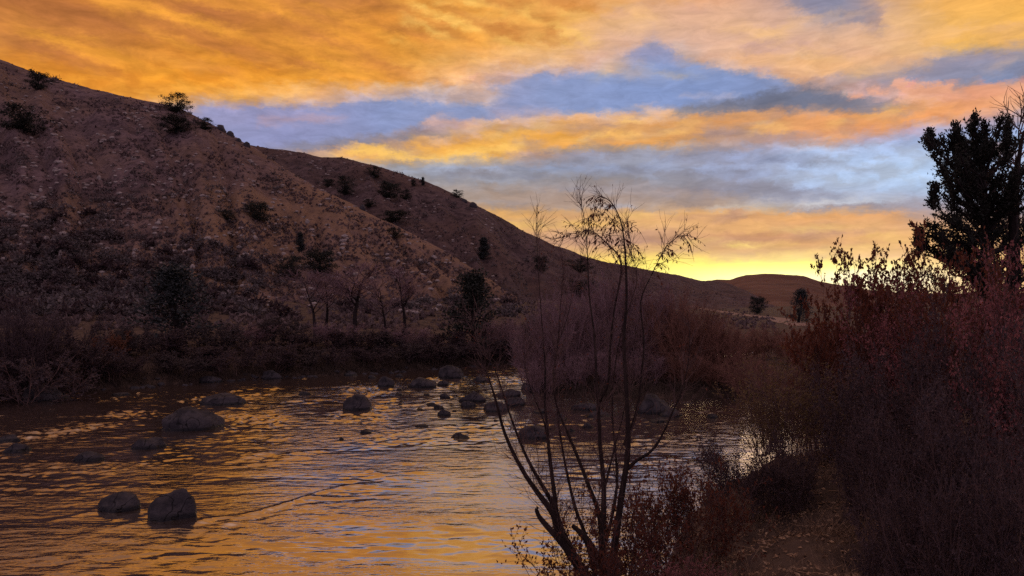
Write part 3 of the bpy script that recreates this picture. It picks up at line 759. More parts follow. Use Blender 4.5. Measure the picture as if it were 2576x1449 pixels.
def mat_boulder():
    m, nt, out = new_mat('wet river boulder')
    tc = nt.node('ShaderNodeTexCoord').outputs['Object']
    f = nt.maprange(nt.noise(tc, 2.2, 7, .68), .3, .7)
    c = nt.ramp(f, [(0, (0.009, 0.008, 0.010)), (.4, (0.032, 0.028, 0.032)), (.7, (0.066, 0.057, 0.060)), (1, (0.038, 0.032, 0.034))])
    li = nt.maprange(nt.noise(tc, 5.0, 4, .6), .60, .70)
    c = nt.mix(nt.math('MULTIPLY', li, .55), c, (0.075, 0.062, 0.056))
    vo = nt.node('ShaderNodeTexVoronoi', feature='DISTANCE_TO_EDGE'); vo.inputs['Scale'].default_value = 1.3
    nt.l.new(nt.noise(tc, 1.5, 3, .5, 0, 1), vo.inputs['Vector'])
    crack = nt.maprange(vo.outputs[0], 0.0, 0.012)
    c = nt.mix(crack, (0.010, 0.009, 0.010), c)
    sx = nt.node('ShaderNodeSeparateXYZ'); nt.l.new(tc, sx.inputs[0])
    wet = nt.maprange(nt.math('SUBTRACT', sx.outputs[2], nt.math('MULTIPLY', nt.noise(tc, 4.0, 3), .10)), .075, .03)
    c = nt.mix(wet, c, (0.010, 0.009, 0.010))
    b = nt.node('ShaderNodeBsdfPrincipled'); nt.l.new(c, b.inputs['Base Color'])
    nt.l.new(nt.maprange(wet, 0, 1, .8, .25), b.inputs['Roughness']); b.inputs['Specular IOR Level'].default_value = 0.22
    bn = nt.node('ShaderNodeBump'); bn.inputs['Strength'].default_value = 0.9; bn.inputs['Distance'].default_value = 0.08
    nt.l.new(nt.math('ADD', nt.noise(tc, 7.0, 6, .65), nt.math('MULTIPLY', crack, .5)), bn.inputs['Height']); nt.l.new(bn.outputs[0], b.inputs['Normal'])
    nt.l.new(b.outputs[0], out.inputs[0])
    return m
M_wetrock = mat_boulder()
for i, (px, py, w, h, dp, lb) in enumerate(ROCKS):
    x, y = rock_spot(px, py)
    W = w * y / F * (1.0 if w > 70 else 1.1); D = W * dp; yc = y + D * 0.42
    H = CAMZ - (py - h - HY) * yc / F
    me = rock_mesh(W, D, max(H, 0.04) + 0.03, 100 + i * 3, ICO4 if w > 40 else ICO3, 4 if w > 70 else 11, .8 if w > 70 else 1.0, skew={2: .10, 3: .05, 0: .03, 9: -.04, 14: .05, 13: -.04}.get(i, 0))
    o = link('boulder', me, M_wetrock)
    o.location = (x, y + D * 0.42, -0.03)
    tag(o, lb, 'boulder', 'boulders in the river')

_rr = np.random.default_rng(515)
for i in range(34):
    px = _rr.uniform(1000, 1460); py = 975 + (px - 1000) * .12 + _rr.uniform(0, 62)
    if any(abs(px - q[0]) < q[2] * .5 + 6 and abs(py - q[1]) < 16 for q in ROCKS): continue
    w = _rr.uniform(12, 30); x, y = rock_spot(px, py); W = w * y / F
    o = link('boulder', rock_mesh(W, W * .8, W * _rr.uniform(.22, .42), 1500 + i, ICO3), M_wetrock)
    o.location = (x, y + W * .3, -.02); o.rotation_euler[2] = _rr.uniform(-.5, .5)
    tag(o, 'small dark stone breaking the surface of the upper riffle between the bigger rocks', 'stone', 'small stones of the upper riffle')
# ---------------------------------------------------------------- plant growth
def unit(v):
    return v / (np.linalg.norm(v, axis=-1, keepdims=True) + 1e-12)
def grow(p0, d0, L, K, wob, trop, r):
    M = len(p0); pts = np.empty((M, K, 3)); pts[:, 0] = p0; d = unit(d0)
    L = np.broadcast_to(L, (M,))
    for k in range(1, K):
        d = unit(d + r.normal(0, wob, (M, 3)) + np.asarray(trop))
        pts[:, k] = pts[:, k - 1] + d * (L / (K - 1))[:, None]
    return pts
def along(pts, idx, t):
    K = pts.shape[1]; f = t * (K - 1); i = np.minimum(f.astype(int), K - 2); w = (f - i)[:, None]
    a = pts[idx, i]; b = pts[idx, i + 1]
    return a * (1 - w) + b * w, unit(b - a)
def spawn(pts, n, t0, t1, a0, a1, r, bias=None):
    M = len(pts); idx = np.repeat(np.arange(M), n); t = r.uniform(t0, t1, M * n)
    p, tg = along(pts, idx, t)
    q = r.normal(0, 1, (M * n, 3)); q = unit(q - (q * tg).sum(1)[:, None] * tg)
    a = np.radians(r.uniform(a0, a1, M * n))[:, None]
    d = np.cos(a) * tg + np.sin(a) * q
    if bias is not None: d = unit(d + np.asarray(bias))
    return p, d, t, idx
def tubes(pts, r0, r1, S=3):
    """(M,K,3) centre lines -> vertices, quads; r0, r1 radii at the two ends"""
    M, K, _ = pts.shape
    tg = np.gradient(pts, axis=1); tg = unit(tg)
    ref = np.where(np.abs(tg[..., 2:3]) > 0.9, np.array([1., 0, 0]), np.array([0, 0, 1.]))
    a = unit(np.cross(tg, ref)); b = np.cross(tg, a)
    t = np.linspace(0, 1, K)[None, :, None, None]
    r0 = np.broadcast_to(r0, (M,))[:, None, None, None]; r1 = np.broadcast_to(r1, (M,))[:, None, None, None]
    rad = r0 * (1 - t) + r1 * t
    ang = np.arange(S) * 2 * np.pi / S
    V = pts[:, :, None] + rad * (np.cos(ang)[None, None, :, None] * a[:, :, None] + np.sin(ang)[None, None, :, None] * b[:, :, None])
    m = np.arange(M)[:, None, None] * K * S; k = np.arange(K - 1)[None, :, None] * S; s = np.arange(S)[None, None, :]
    s2 = (s + 1) % S
    Fq = np.stack(np.broadcast_arrays(m + k + s, m + k + s2, m + k + S + s2, m + k + S + s), -1).reshape(-1, 4)
    return V.reshape(-1, 3), Fq
def leaves(pos, d, size, width, r, cup=0.12):
    d = unit(d); n = r.normal(0, 1, d.shape); s = unit(np.cross(d, n)); up = np.cross(s, d)
    size = np.broadcast_to(size, (len(pos),))[:, None]
    mid = pos + d * size * 0.45 + up * size * cup
    V = np.stack([pos, mid + s * size * width / 2, pos + d * size - up * size * cup, mid - s * size * width / 2], 1).reshape(-1, 3)
    return V, np.arange(len(pos) * 4).reshape(-1, 4)
class Soup:
    def __init__(self): self.V = []; self.F = []; self.n = 0
    def add(self, VF):
        V, Fq = VF
        self.V.append(V); self.F.append(Fq + self.n); self.n += len(V); return self
    def mesh(self, name, smooth=False):
        return make_mesh(name, np.vstack(self.V), [np.vstack(self.F)], smooth)

def shrub(seed, stems=14, H=3.0, base_r=0.35, spread=0.5, n1=7, n2=5, l1=0.36, l2=0.16, r_stem=0.014, r_twig=0.003, leaf_n=0, leaf=0.05, leaf_w=0.5,
          trop=0.05, t_leaf=0.15, wob=0.07, droop=0.0, t1=0.18, curve=None, leaf_all=False):
    """returns (branches mesh, leaves mesh or None)"""
    r = np.random.default_rng(seed)
    a = r.uniform(0, 2 * np.pi, stems); rr = base_r * np.sqrt(r.uniform(0, 1, stems))
    p0 = np.stack([rr * np.cos(a), rr * np.sin(a), np.full(stems, -0.12)], 1)
    tl = spread * r.uniform(0.15, 1.0, stems)
    a2 = a + r.normal(0, 0.5, stems)
    d0 = np.stack([np.cos(a2) * tl, np.sin(a2) * tl, np.ones(stems)], 1)
    L0 = H * r.uniform(0.62, 1.08, stems)
    s0 = grow(p0, d0, L0, 8, wob, (0, 0, trop), r)
    S = Soup().add(tubes(s0, r_stem * r.uniform(0.6, 1.2, stems), r_twig, 4))
    p, d, t, ix = spawn(s0, n1, t1, 0.97, 18, 48, r)
    s1 = grow(p, d, l1 * H * r.uniform(0.5, 1.1, len(p)) * (1.15 - 0.75 * t), 5, wob * 1.2, (0, 0, trop - droop), r)
    S.add(tubes(s1, r_stem * 0.42, r_twig * 0.8, 3))
    p, d, t, ix = spawn(s1, n2, 0.15, 1.0, 18, 50, r)
    s2 = grow(p, d, l2 * H * r.uniform(0.5, 1.2, len(p)), 4, wob * 1.4, (0, 0, trop * 0.5 - droop), r)
    S.add(tubes(s2, r_twig * 1.2, r_twig * 0.5, 3))
    bm = S.mesh('branches')
    lm = None
    if leaf_n:
        src = s2
        idx = r.integers(0, len(src), leaf_n); tt = r.uniform(t_leaf, 1, leaf_n)
        p, tg = along(src, idx, tt)
        dd = unit(tg * 0.6 + r.normal(0, 0.7, p.shape) + np.array([0, 0, -0.25]))
        lm = Soup().add(leaves(p, dd, leaf * r.uniform(0.55, 1.25, leaf_n), leaf_w, r)).mesh('foliage')
    return bm, lm

def clump_crown(seed, H, W, trunk_h, n_clump, per, leaf, shape='round', gap=0.0, sig=0.10, lean=0.0, leaf_w=0.6):
    """evergreen: tapered trunk with limbs, and a crown of many small sprays gathered in clumps"""
    r = np.random.default_rng(seed)
    tr = grow(np.zeros((1, 3)) + [0, 0, -0.2], np.array([[lean, 0, 1.0]]), H * 0.93, 9, 0.05, (0, 0, 0.08), r)
    S = Soup().add(tubes(tr, H * 0.028 + 0.03, 0.012, 7))
    t = np.sort(r.uniform(trunk_h / H, 0.97, n_clump))
    if shape == 'cone': env = (1.04 - t) ** 0.85
    elif shape == 'column': env = np.clip((1.02 - t) * 2.2, 0, 1) * (0.7 + 0.3 * np.sin(t * 9 + seed))
    else: env = np.sqrt(np.clip(1 - ((t - 0.55) / 0.52) ** 2, 0.02, 1))
    env = env * r.uniform(0.32, 1.18, n_clump)
    a = r.uniform(0, 2 * np.pi, n_clump)
    p0, _ = along(tr, np.zeros(n_clump, int), np.clip(t * r.uniform(0.72, 0.98, n_clump), 0, 0.99))
    tip = np.stack([np.cos(a) * env * W / 2, np.sin(a) * env * W / 2, t * H], 1) + [lean * H * 0.5, 0, 0]
    K = 5; u = np.linspace(0, 1, K)[None, :, None]
    limb = p0[:, None] * (1 - u) + tip[:, None] * u + r.normal(0, 0.03 * W, (n_clump, K, 3)) * np.sin(u * np.pi)
    S.add(tubes(limb, H * 0.007 + 0.008, 0.004, 3))
    # sprays along the outer half of each limb
    idx = np.repeat(np.arange(n_clump), per); tt = 1 - np.abs(r.normal(0, 0.28, len(idx))); tt = np.clip(tt, 0.12, 1)
    p, tg = along(limb, idx, np.minimum(tt, 0.999))
    p = p + r.normal(0, sig * min(W, H) * 0.5, p.shape) * np.array([1, 1, 0.8])
    d = unit(tg * 0.5 + r.normal(0, 0.7, p.shape) + [0, 0, 0.45])
    C = Soup().add(leaves(p, d, leaf * r.uniform(0.6, 1.3, len(p)), leaf_w, r))
    return S.mesh('trunk', True), C.mesh('crown')

def bare_tree(seed, H, spread=0.5, n0=9, n1=8, n2=7, r_trunk=0.09, fork=0.35, twig=0.006, leaf_n=0, leaf=0.08, lean=(0, 0)):
    r = np.random.default_rng(seed)
    tr = grow(np.zeros((1, 3)) + [0, 0, -0.2], np.array([[lean[0], lean[1], 1.0]]), H * 0.9, 10, 0.07, (0, 0, 0.06), r)
    T = Soup().add(tubes(tr, r_trunk, r_trunk * 0.12, 7))
    p, d, t, ix = spawn(tr, n0, fork, 0.98, 22, 50, r)
    s0 = grow(p, d, H * spread * (1.15 - 0.8 * t) * r.uniform(0.7, 1.1, len(p)), 7, 0.10, (0, 0, 0.07), r)
    T.add(tubes(s0, r_trunk * 0.45 * (1.15 - 0.8 * t), twig * 1.5, 5))
    p, d, t, ix = spawn(s0, n1, 0.2, 0.98, 22, 50, r)
    s1 = grow(p, d, H * spread * 0.42 * (1.1 - 0.6 * t), 5, 0.12, (0, 0, 0.05), r)
    C = Soup().add(tubes(s1, twig * 2.2, twig * 0.9, 3))
    p, d, t, ix = spawn(s1, n2, 0.15, 1.0, 20, 50, r)
    s2 = grow(p, d, H * spread * 0.2 * r.uniform(0.6, 1.2, len(p)), 4, 0.14, (0, 0, 0.04), r)
    C.add(tubes(s2, twig * 0.9, twig * 0.4, 3))
    if leaf_n:
        idx = r.integers(0, len(s2), leaf_n); p, tg = along(s2, idx, r.uniform(0.3, 1, leaf_n))
        C.add(leaves(p, unit(tg + r.normal(0, .8, p.shape)), leaf * r.uniform(.6, 1.2, leaf_n), 0.5, r))
    return T.mesh('trunk', True), C.mesh('crown')

# ---------------------------------------------------------------- plant materials
M_bark = mat_rough('dark willow bark', [(0.016, 0.010, 0.009), (0.035, 0.022, 0.018), (0.055, 0.036, 0.028)], 8.0, 0.85, 0.5, 30.0, stretch=(1, 1, 0.25))
M_twig = mat_rough('brown twigs', [(0.085, 0.051, 0.0446), (0.1594, 0.0956, 0.0803)], 3.0, 0.8, 0)
M_twig_purple = mat_rough('purple brown twigs', [(0.1625, 0.1008, 0.1048), (0.2816, 0.1786, 0.1772)], 2.0, 0.8, 0)
M_twig_red = mat_rough('russet twigs', [(0.1564, 0.0739, 0.054), (0.2541, 0.1273, 0.0854)], 2.0, 0.8, 0)
M_trunk = mat_rough('rough trunk bark', [(0.0168, 0.012, 0.0108), (0.0384, 0.0264, 0.024)], 5.0, 0.9, 0.6, 20.0, stretch=(1, 1, 0.3))
M_needle = mat_leaf('juniper sprays', [(0.014, 0.0168, 0.014), (0.028, 0.0308, 0.0224), (0.0448, 0.0448, 0.0308)], 5.0, 0.08, 0.7)
M_needle2 = mat_leaf('blue grey juniper sprays', [(0.0224, 0.0272, 0.0272), (0.0448, 0.0512, 0.048), (0.072, 0.0736, 0.0672)], 4.0, 0.08, 0.7)
M_sage = mat_leaf('sagebrush leaves', [(0.0739, 0.0592, 0.0592), (0.1356, 0.1134, 0.1085), (0.2218, 0.1849, 0.1676)], 3.0, 0.1, 0.8)
M_redleaf = mat_leaf('red autumn leaves', [(0.0825, 0.0264, 0.0195), (0.165, 0.0528, 0.0312), (0.24, 0.099, 0.0507)], 8.0, 0.5)
M_darkleaf = mat_leaf('dark leaves', [(0.0328, 0.0238, 0.0273), (0.0657, 0.0456, 0.0487), (0.1314, 0.0812, 0.0761)], 8.0, 0.2)
M_wineleaf = mat_leaf('wine red leaves', [(0.1294, 0.0492, 0.0557), (0.2772, 0.1018, 0.0985), (0.462, 0.1844, 0.1671)], 8.0, 0.3)
M_oliveleaf = mat_leaf('olive yellow leaves', [(0.0806, 0.0564, 0.0242), (0.1713, 0.1169, 0.0443), (0.2821, 0.1914, 0.0806)], 7.0, 0.35)
M_rustleaf = mat_leaf('rust leaves', [(0.0975, 0.039, 0.0234), (0.182, 0.0728, 0.039), (0.247, 0.117, 0.065)], 7.0, 0.3)
M_grass = mat_leaf('dry grass', [(0.1495, 0.0897, 0.0517), (0.276, 0.1782, 0.1058), (0.414, 0.2875, 0.1782)], 4.0, 0.2, 0.8)
M_tuft = mat_leaf('pale slope grass', [(0.085, 0.060, 0.058), (0.15, 0.108, 0.10), (0.24, 0.175, 0.155)], 0.8, 0.1, 0.9)
M_litter = mat_leaf('fallen leaves', [(0.15, 0.0813, 0.0438), (0.325, 0.2, 0.1125), (0.5625, 0.4, 0.25)], 6.0, 0.05, 0.8)

def size_of(meshes):
    lo = np.full(3, 1e9); hi = -lo
    for me in meshes:
        co = np.empty(len(me.vertices) * 3, np.float32); me.vertices.foreach_get('co', co); co = co.reshape(-1, 3)
        lo = np.minimum(lo, np.percentile(co, 1.0, axis=0)); hi = np.maximum(hi, np.percentile(co, 99.3, axis=0))
    return (hi[0] - lo[0] + hi[1] - lo[1]) / 2, hi[2]

class Proto:
    def __init__(self, kind, cat, parts):
        self.kind = kind; self.cat = cat; self.parts = [p for p in parts if p[1] is not None]
        self.w, self.h = size_of([p[1] for p in self.parts])
    def put(self, x, y, w, h, label, group=None, rot=None, z=None, kind=None, cat=None, mats=None, tilt=(0, 0)):
        if z is None:
            loc, nor = drop(x, y); z = loc.z
        parts = self.parts if mats is None else [(a, b.copy() if False else b, m) for (a, b, m) in self.parts]
        return new_thing(kind or self.kind, parts, (x, y, z - 0.02), random.uniform(0, 6.28) if rot is None else rot, (w / self.w, w / self.w, h / self.h), label, cat or self.cat, group, tilt)
    def recolour(self, kind, cat, mats):
        parts = []
        for (a, me, m) in self.parts:
            if a in mats:
                me = me.copy(); me.materials.clear(); m = mats[a]
            parts.append((a, me, m))
        return Proto(kind, cat, parts)
def put_seen(proto, px, Y, top, wpx, label, group=None, **kw):
    """stand a plant at bearing px and distance Y so that its top and width come out as seen"""
    x = (px - CX) / F * Y
    loc, nor = drop(x, Y)
    zt = CAMZ + (HY - top) / F * Y
    return proto.put(x, Y, wpx * Y / F, max(zt - loc.z, 0.3), label, group, z=loc.z, **kw)
# ---------------------------------------------------------------- foreground willow
def poly_tube(pts, radii, S=7, sub=4):
    """one smooth tapered limb through given points (Catmull-Rom)"""
    pts = np.asarray(pts, float); n = len(pts)
    ext = np.vstack([2 * pts[0] - pts[1], pts, 2 * pts[-1] - pts[-2]])
    out, rad = [], []
    for i in range(n - 1):
        p0, p1, p2, p3 = ext[i:i + 4]
        for t in np.linspace(0, 1, sub, endpoint=False):
            out.append(0.5 * (2 * p1 + (p2 - p0) * t + (2 * p0 - 5 * p1 + 4 * p2 - p3) * t * t + (3 * p1 - p0 - 3 * p2 + p3) * t ** 3))
            rad.append(radii[i] * (1 - t) + radii[i + 1] * t)
    out.append(pts[-1]); rad.append(radii[-1])
    out = np.array(out); rad = np.array(rad)
    V, Fq = tubes(out[None], 1.0, 1.0, S)
    c = np.repeat(out, S, 0)
    rr = np.repeat(rad, S)
    k = 1 + 0.16 * np.sin(np.arange(len(rr)) * 2.399)
    return c + (V - c) * (rr * k)[:, None], Fq, out, rad

def build_willow():
    r = np.random.default_rng(77)
    Y0 = 8.0
    root = bpy.data.objects.new('willow', None); COL.objects.link(root)
    zb = drop(0.95, Y0)[0].z
    root.location = (0.95, Y0, zb)
    tag(root, 'tall nearly bare many-stemmed willow with dark stems fanning up in front of the river', 'willow tree')
    off = np.array([0.95, Y0, zb])
    # seen outlines of the stems: (column, row, depth offset), then base and tip radius
    ST = [
     ([(1520,1560,0),(1475,1449,-.05),(1440,1400,-.1),(1405,1335,-.12),(1389,1290,-.15),(1352,1240,-.2),(1312,1178,-.25),(1271,1092,-.3),(1245,1000,-.35),(1225,940,-.4),(1204,880,-.42),(1192,830,-.45),(1186,790,-.45)], .060, .003),
     ([(1500,1500,.05),(1425,1360,.05),(1407,1310,.05),(1388,1262,.02),(1345,1190,0),(1318,1136,0),(1285,1049,.05),(1252,948,.1),(1225,890,.12),(1205,850,.12),(1180,800,.15)], .040, .003),
     ([(1500,1490,-.1),(1425,1370,-.1),(1405,1318,-.12),(1395,1243,-.12),(1382,1149,-.1),(1376,1080,-.1),(1371,1010,-.08),(1372,930,-.05),(1365,840,0),(1358,740,0),(1352,640,.05),(1348,545,.05)], .036, .0025),
     ([(1510,1500,.15),(1475,1355,.15),(1449,1283,.2),(1429,1203,.2),(1415,1130,.25),(1402,1040,.3),(1396,940,.3),(1405,840,.35),(1412,740,.35),(1420,660,.35)], .026, .003),
     ([(1525,1500,0),(1512,1330,0),(1503,1277,0),(1479,1216,0),(1446,1134,.05),(1420,1072,.05),(1400,1020,.1),(1392,960,.1),(1400,880,.15),(1432,780,.15),(1442,690,.2)], .032, .003),
     ([(1525,1500,-.15),(1514,1390,-.15),(1519,1300,-.15),(1519,1216,-.12),(1510,1130,-.1),(1505,1032,-.1),(1500,940,-.1),(1496,850,-.05),(1482,740,0),(1478,650,0),(1474,590,0),(1468,540,0),(1460,500,0)], .038, .0025),
     ([(1555,1520,-.2),(1545,1400,-.2),(1556,1310,-.2),(1569,1216,-.22),(1579,1133,-.22),(1578,1040,-.2),(1574,948,-.2),(1570,850,-.18),(1576,760,-.15),(1574,666,-.12),(1569,599,-.1),(1560,552,-.1),(1540,512,-.08),(1515,495,-.05),(1500,500,0),(1492,520,0)], .041, .003),
     ([(1573,1185,-.2),(1600,1160,-.25),(1640,1133,-.3),(1668,1090,-.32),(1690,1040,-.35),(1712,990,-.38),(1730,920,-.4),(1735,850,-.4),(1728,780,-.42)], .020, .003),
     ([(1512,1400,.3),(1535,1320,.3),(1552,1220,.35),(1548,1130,.35),(1540,1040,.4),(1545,940,.4),(1560,850,.4),(1590,750,.45),(1603,700,.45),(1590,640,.45),(1580,560,.45)], .022, .0025),
     ([(1570,1120,-.1),(1600,1040,-.1),(1612,960,-.1),(1620,860,-.1),(1612,760,-.1),(1640,690,-.1),(1673,625,-.1),(1700,600,-.1),(1724,592,-.1),(1740,606,-.1)], .017, .002),
     ([(1505,1020,0),(1530,960,0),(1535,870,0),(1545,780,0),(1563,663,0),(1523,609,.05),(1495,585,.05),(1472,580,.05),(1440,588,.1),(1420,590,.1),(1410,612,.1)], .016, .002),
     ([(1519,1240,.1),(1535,1170,.1),(1556,1090,.15),(1575,1010,.2),(1592,920,.2),(1600,820,.2)], .014, .0025),
     ([(1380,1130,-.1),(1368,1060,-.1),(1340,990,-.15),(1322,930,-.2),(1318,860,-.2)], .010, .0025),
    ]
    lines, rads = [], []
    for i, (pp, ra, rb) in enumerate(ST):
        pts = np.array([P(a, b, Y0 + c) for a, b, c in pp]) - off
        n = len(pts); t = np.linspace(0, 1, n)
        rad = ra * ((1 - t) ** 2.0 * .55 + (1 - t) ** 1.2 * .42) * np.where(t > .5, 1 - .9 * (t - .5), 1) + rb * .8
        V, Fq, ln, rd = poly_tube(pts, rad, 8 if ra > .03 else 6)
        lines.append(ln); rads.append(rd)
        link('stem', make_mesh('stem', V, [Fq], True), M_bark, root)
    # snapped stub on the left of the trunk
    pts = np.array([P(a, b, Y0 - .2) for a, b in [(1448,1410),(1400,1350),(1372,1318),(1356,1298),(1349,1282),(1354,1276)]]) - off
    V, Fq, ln, rd = poly_tube(pts, [.040, .034, .028, .023, .019, .013], 8)
    s = link('stem', make_mesh('stem', V, [Fq], True), M_bark, root); s['label'] = 'short stub snapped off low on the left'
    pts = np.array([P(a, b, Y0 - .1) for a, b in [(1560,1560),(1530,1449),(1500,1400),(1470,1350),(1440,1322)]]) - off
    V, Fq, ln, rd = poly_tube(pts, [.085, .07, .05, .036, .02], 9)
    link('stem', make_mesh('stem', V, [Fq], True), M_bark, root)
    # twigs
    T = Soup(); ends = []
    for ln, rd, (pp, ra, rb) in zip(lines, rads, ST):
        K = 40; tt = np.linspace(0, 1, K)
        seg = np.concatenate([[0], np.cumsum(np.linalg.norm(np.diff(ln, axis=0), axis=1))]); Ls = seg[-1]
        pl = np.stack([np.interp(tt * Ls, seg, ln[:, k]) for k in range(3)], 1)[None]
        n = int(17 * Ls)
        p, d, t, ix = spawn(pl, n, 0.16, 1.0, 22, 55, r, bias=(0, 0, 0.12))
        s1 = grow(p, d, r.uniform(0.15, 0.62, n) * (1.1 - 0.72 * t), 6, 0.10, (0, 0, 0.06), r)
        T.add(tubes(s1, 0.0034, 0.0013, 3))
        p, d, t, ix = spawn(s1, 4, 0.2, 1.0, 20, 50, r)
        s2 = grow(p, d, r.uniform(0.06, 0.26, len(p)), 4, 0.12, (0, 0, 0.03), r)
        T.add(tubes(s2, 0.0020, 0.0009, 3)); ends.append((s1, s2))
    # drooping leafy sprays at the very top and right
    spr, LV = [], Soup()
    TOP = [(1560,552,-.1),(1545,520,-.1),(1525,500,-.05),(1508,498,-.05),(1569,599,-.1),(1572,620,-.1),(1540,585,.05),(1523,609,.05),(1495,585,.05),(1472,580,.05),(1440,588,.1),(1555,560,-.1),
           (1673,625,-.1),(1700,600,-.1),(1720,594,-.1),(1650,665,-.1),(1576,640,-.1),(1590,572,-.1),(1500,560,0),(1484,556,0),(1515,540,0),(1660,640,-.1)]
    p0, d0, Ln = [], [], []
    for (a, b, c) in TOP:
        for k in range(5):
            p0.append(P(a + r.normal(0, 6), b + r.normal(0, 5), Y0 + c + r.normal(0, .05)) - off)
            sgn = 1 if a > 1600 else (-1 if r.uniform() < .75 else 1)
            d0.append([sgn * r.uniform(.2, 1), r.normal(0, .3), r.uniform(-.3, .5)]); Ln.append(r.uniform(.10, .30))
    s3 = grow(np.array(p0), np.array(d0), np.array(Ln), 6, 0.12, (0, 0, -0.24), r)
    T.add(tubes(s3, 0.0030, 0.0012, 3))
    n = 560; idx = r.integers(0, len(s3), n); p, tg = along(s3, idx, r.uniform(.15, 1, n))
    LV.add(leaves(p, unit(tg * .4 + r.normal(0, .35, p.shape) + [0, 0, -.9]), r.uniform(.025, .052, n), 0.36, r))
    # leafy suckers round the foot
    n = 64; a = r.uniform(-np.pi, np.pi, n); p0 = np.stack([0.28 * np.cos(a) + r.uniform(-.3, .9, n), 0.3 * np.sin(a), np.full(n, -0.05)], 1)
    d0 = np.stack([r.normal(0.12, .38, n), r.normal(-.05, .3, n), np.ones(n)], 1)
    m = 46; p0 = np.vstack([p0, np.stack([r.uniform(-.34, .18, m), r.uniform(-.3, .3, m), np.full(m, 0.0)], 1)])
    d0 = np.vstack([d0, np.stack([r.normal(-.10, .26, m), r.normal(0, .25, m), np.ones(m)], 1)]); n = n + m
    s4 = grow(p0, d0, r.uniform(.7, 1.75, n), 8, 0.07, (0, 0, .04), r); T.add(tubes(s4, 0.006, 0.002, 4))
    p, d, t, ix = spawn(s4, 9, .25, 1, 20, 55, r); s5 = grow(p, d, r.uniform(.12, .42, len(p)), 5, .1, (0, 0, .04), r); T.add(tubes(s5, .0025, .001, 3))
    n = 8200; idx = r.integers(0, len(s5), n); p, tg = along(s5, idx, r.uniform(.2, 1, n))
    LV.add(leaves(p, unit(tg * .5 + r.normal(0, .7, p.shape) + [0, 0, -.2]), r.uniform(.022, .048, n), 0.55, r))
    # few last leaves up the stems
    for s1, s2 in ends:
        n = len(s2) // 7; idx = r.integers(0, len(s2), n); p, tg = along(s2, idx, r.uniform(.4, 1, n))
        LV.add(leaves(p, unit(tg + r.normal(0, .6, p.shape)), r.uniform(.02, .04, n), 0.45, r))
    link('twigs', T.mesh('twigs'), M_twig, root); link('foliage', LV.mesh('foliage'), M_redleaf, root)
build_willow()

# ---------------------------------------------------------------- plant kinds
M_dusky = mat_leaf('dusky leaves', [(0.040, 0.030, 0.030), (0.075, 0.056, 0.052), (0.12, 0.09, 0.08)], 5.0, 0.15)
M_twig_dark = mat_rough('dark twigs', [(0.040, 0.026, 0.028), (0.075, 0.048, 0.050)], 2.0, 0.8, 0)
def two(seed, mats, kind, cat, **kw):
    b, l = shrub(seed, **kw)
    return Proto(kind, cat, [('branches', b, mats[0]), ('foliage', l, mats[1] if len(mats) > 1 else None)])
BARE = [two(200 + i, (M_twig_purple, M_wineleaf), 'bare_willow', 'willow shrub', stems=34, H=4.0, base_r=.8, spread=.6, n1=10, n2=7, r_stem=.026, r_twig=.008, leaf_n=900, leaf=.075, wob=.06) for i in range(3)]
BARE_RED = [p.recolour('bare_willow', 'willow shrub', {'branches': M_twig_red, 'foliage': M_rustleaf}) for p in BARE[:2]]
BARE_DARK = BARE[1].recolour('bare_willow', 'willow shrub', {'branches': M_twig_dark, 'foliage': M_darkleaf})
BANKY = [two(220 + i, (M_twig, M_darkleaf), 'bank_shrub', 'shrub', stems=16, H=2.2, base_r=.6, spread=.9, n1=8, n2=6, r_stem=.02, r_twig=.005, leaf_n=6500, leaf=.10, wob=.09) for i in range(3)]
BANKY_P = [p.recolour('bank_shrub', 'shrub', {'branches': M_twig_dark, 'foliage': M_dusky}) for p in BANKY]
RUST = BANKY[0].recolour('bank_shrub', 'shrub', {'branches': M_twig_red, 'foliage': M_rustleaf})
JUN = [Proto('juniper_tree', 'juniper', [('trunk', t, M_trunk), ('crown', c, M_needle)]) for t, c in
       [clump_crown(300, 4, 4.6, .4, 52, 80, .19, 'round', sig=.11), clump_crown(301, 4, 4.2, .3, 44, 90, .19, 'round', sig=.11, lean=.1)]]
CON = [Proto('conifer_tree', 'conifer', [('trunk', t, M_trunk), ('crown', c, M_needle2)]) for t, c in
       [clump_crown(310, 6, 3.0, .4, 80, 60, .20, 'cone', sig=.11), clump_crown(311, 6, 3.6, .3, 54, 60, .19, 'cone', sig=.12, lean=.07), clump_crown(312, 6, 2.2, .3, 90, 60, .2, 'column', sig=.18)]]
COT = [Proto('cottonwood_tree', 'cottonwood', [('trunk', t, M_trunk), ('crown', c, M_twig_purple)]) for t, c in
       [bare_tree(320, 8, .45, 10, 8, 7, .13, .35, .010), bare_tree(321, 8, .4, 9, 8, 7, .11, .45, .010, lean=(.1, 0))]]
LEAFY = [two(230 + i, (M_twig, m), k, 'shrub', stems=18, H=2.6, base_r=.45, spread=.62, n1=9, n2=7, r_stem=.013, r_twig=.0028, leaf_n=7000, leaf=.066, leaf_w=.55, wob=.08)
         for i, (m, k) in enumerate([(M_wineleaf, 'red_leaved_shrub'), (M_darkleaf, 'dark_leaved_shrub'), (M_redleaf, 'red_leaved_shrub')])]
KNEE = two(245, (M_twig, M_redleaf), 'red_leaved_shrub', 'shrub', stems=22, H=1.5, base_r=.4, spread=.6, n1=9, n2=6, r_stem=.008, r_twig=.0022, leaf_n=3300, leaf=.050, leaf_w=.62, wob=.08)
DARK2 = two(240, (M_twig, M_darkleaf), 'dark_leaved_shrub', 'shrub', stems=26, H=1.7, base_r=.5, spread=.9, n1=9, n2=7, r_stem=.010, r_twig=.0024, leaf_n=11000, leaf=.042, leaf_w=.5, wob=.09)
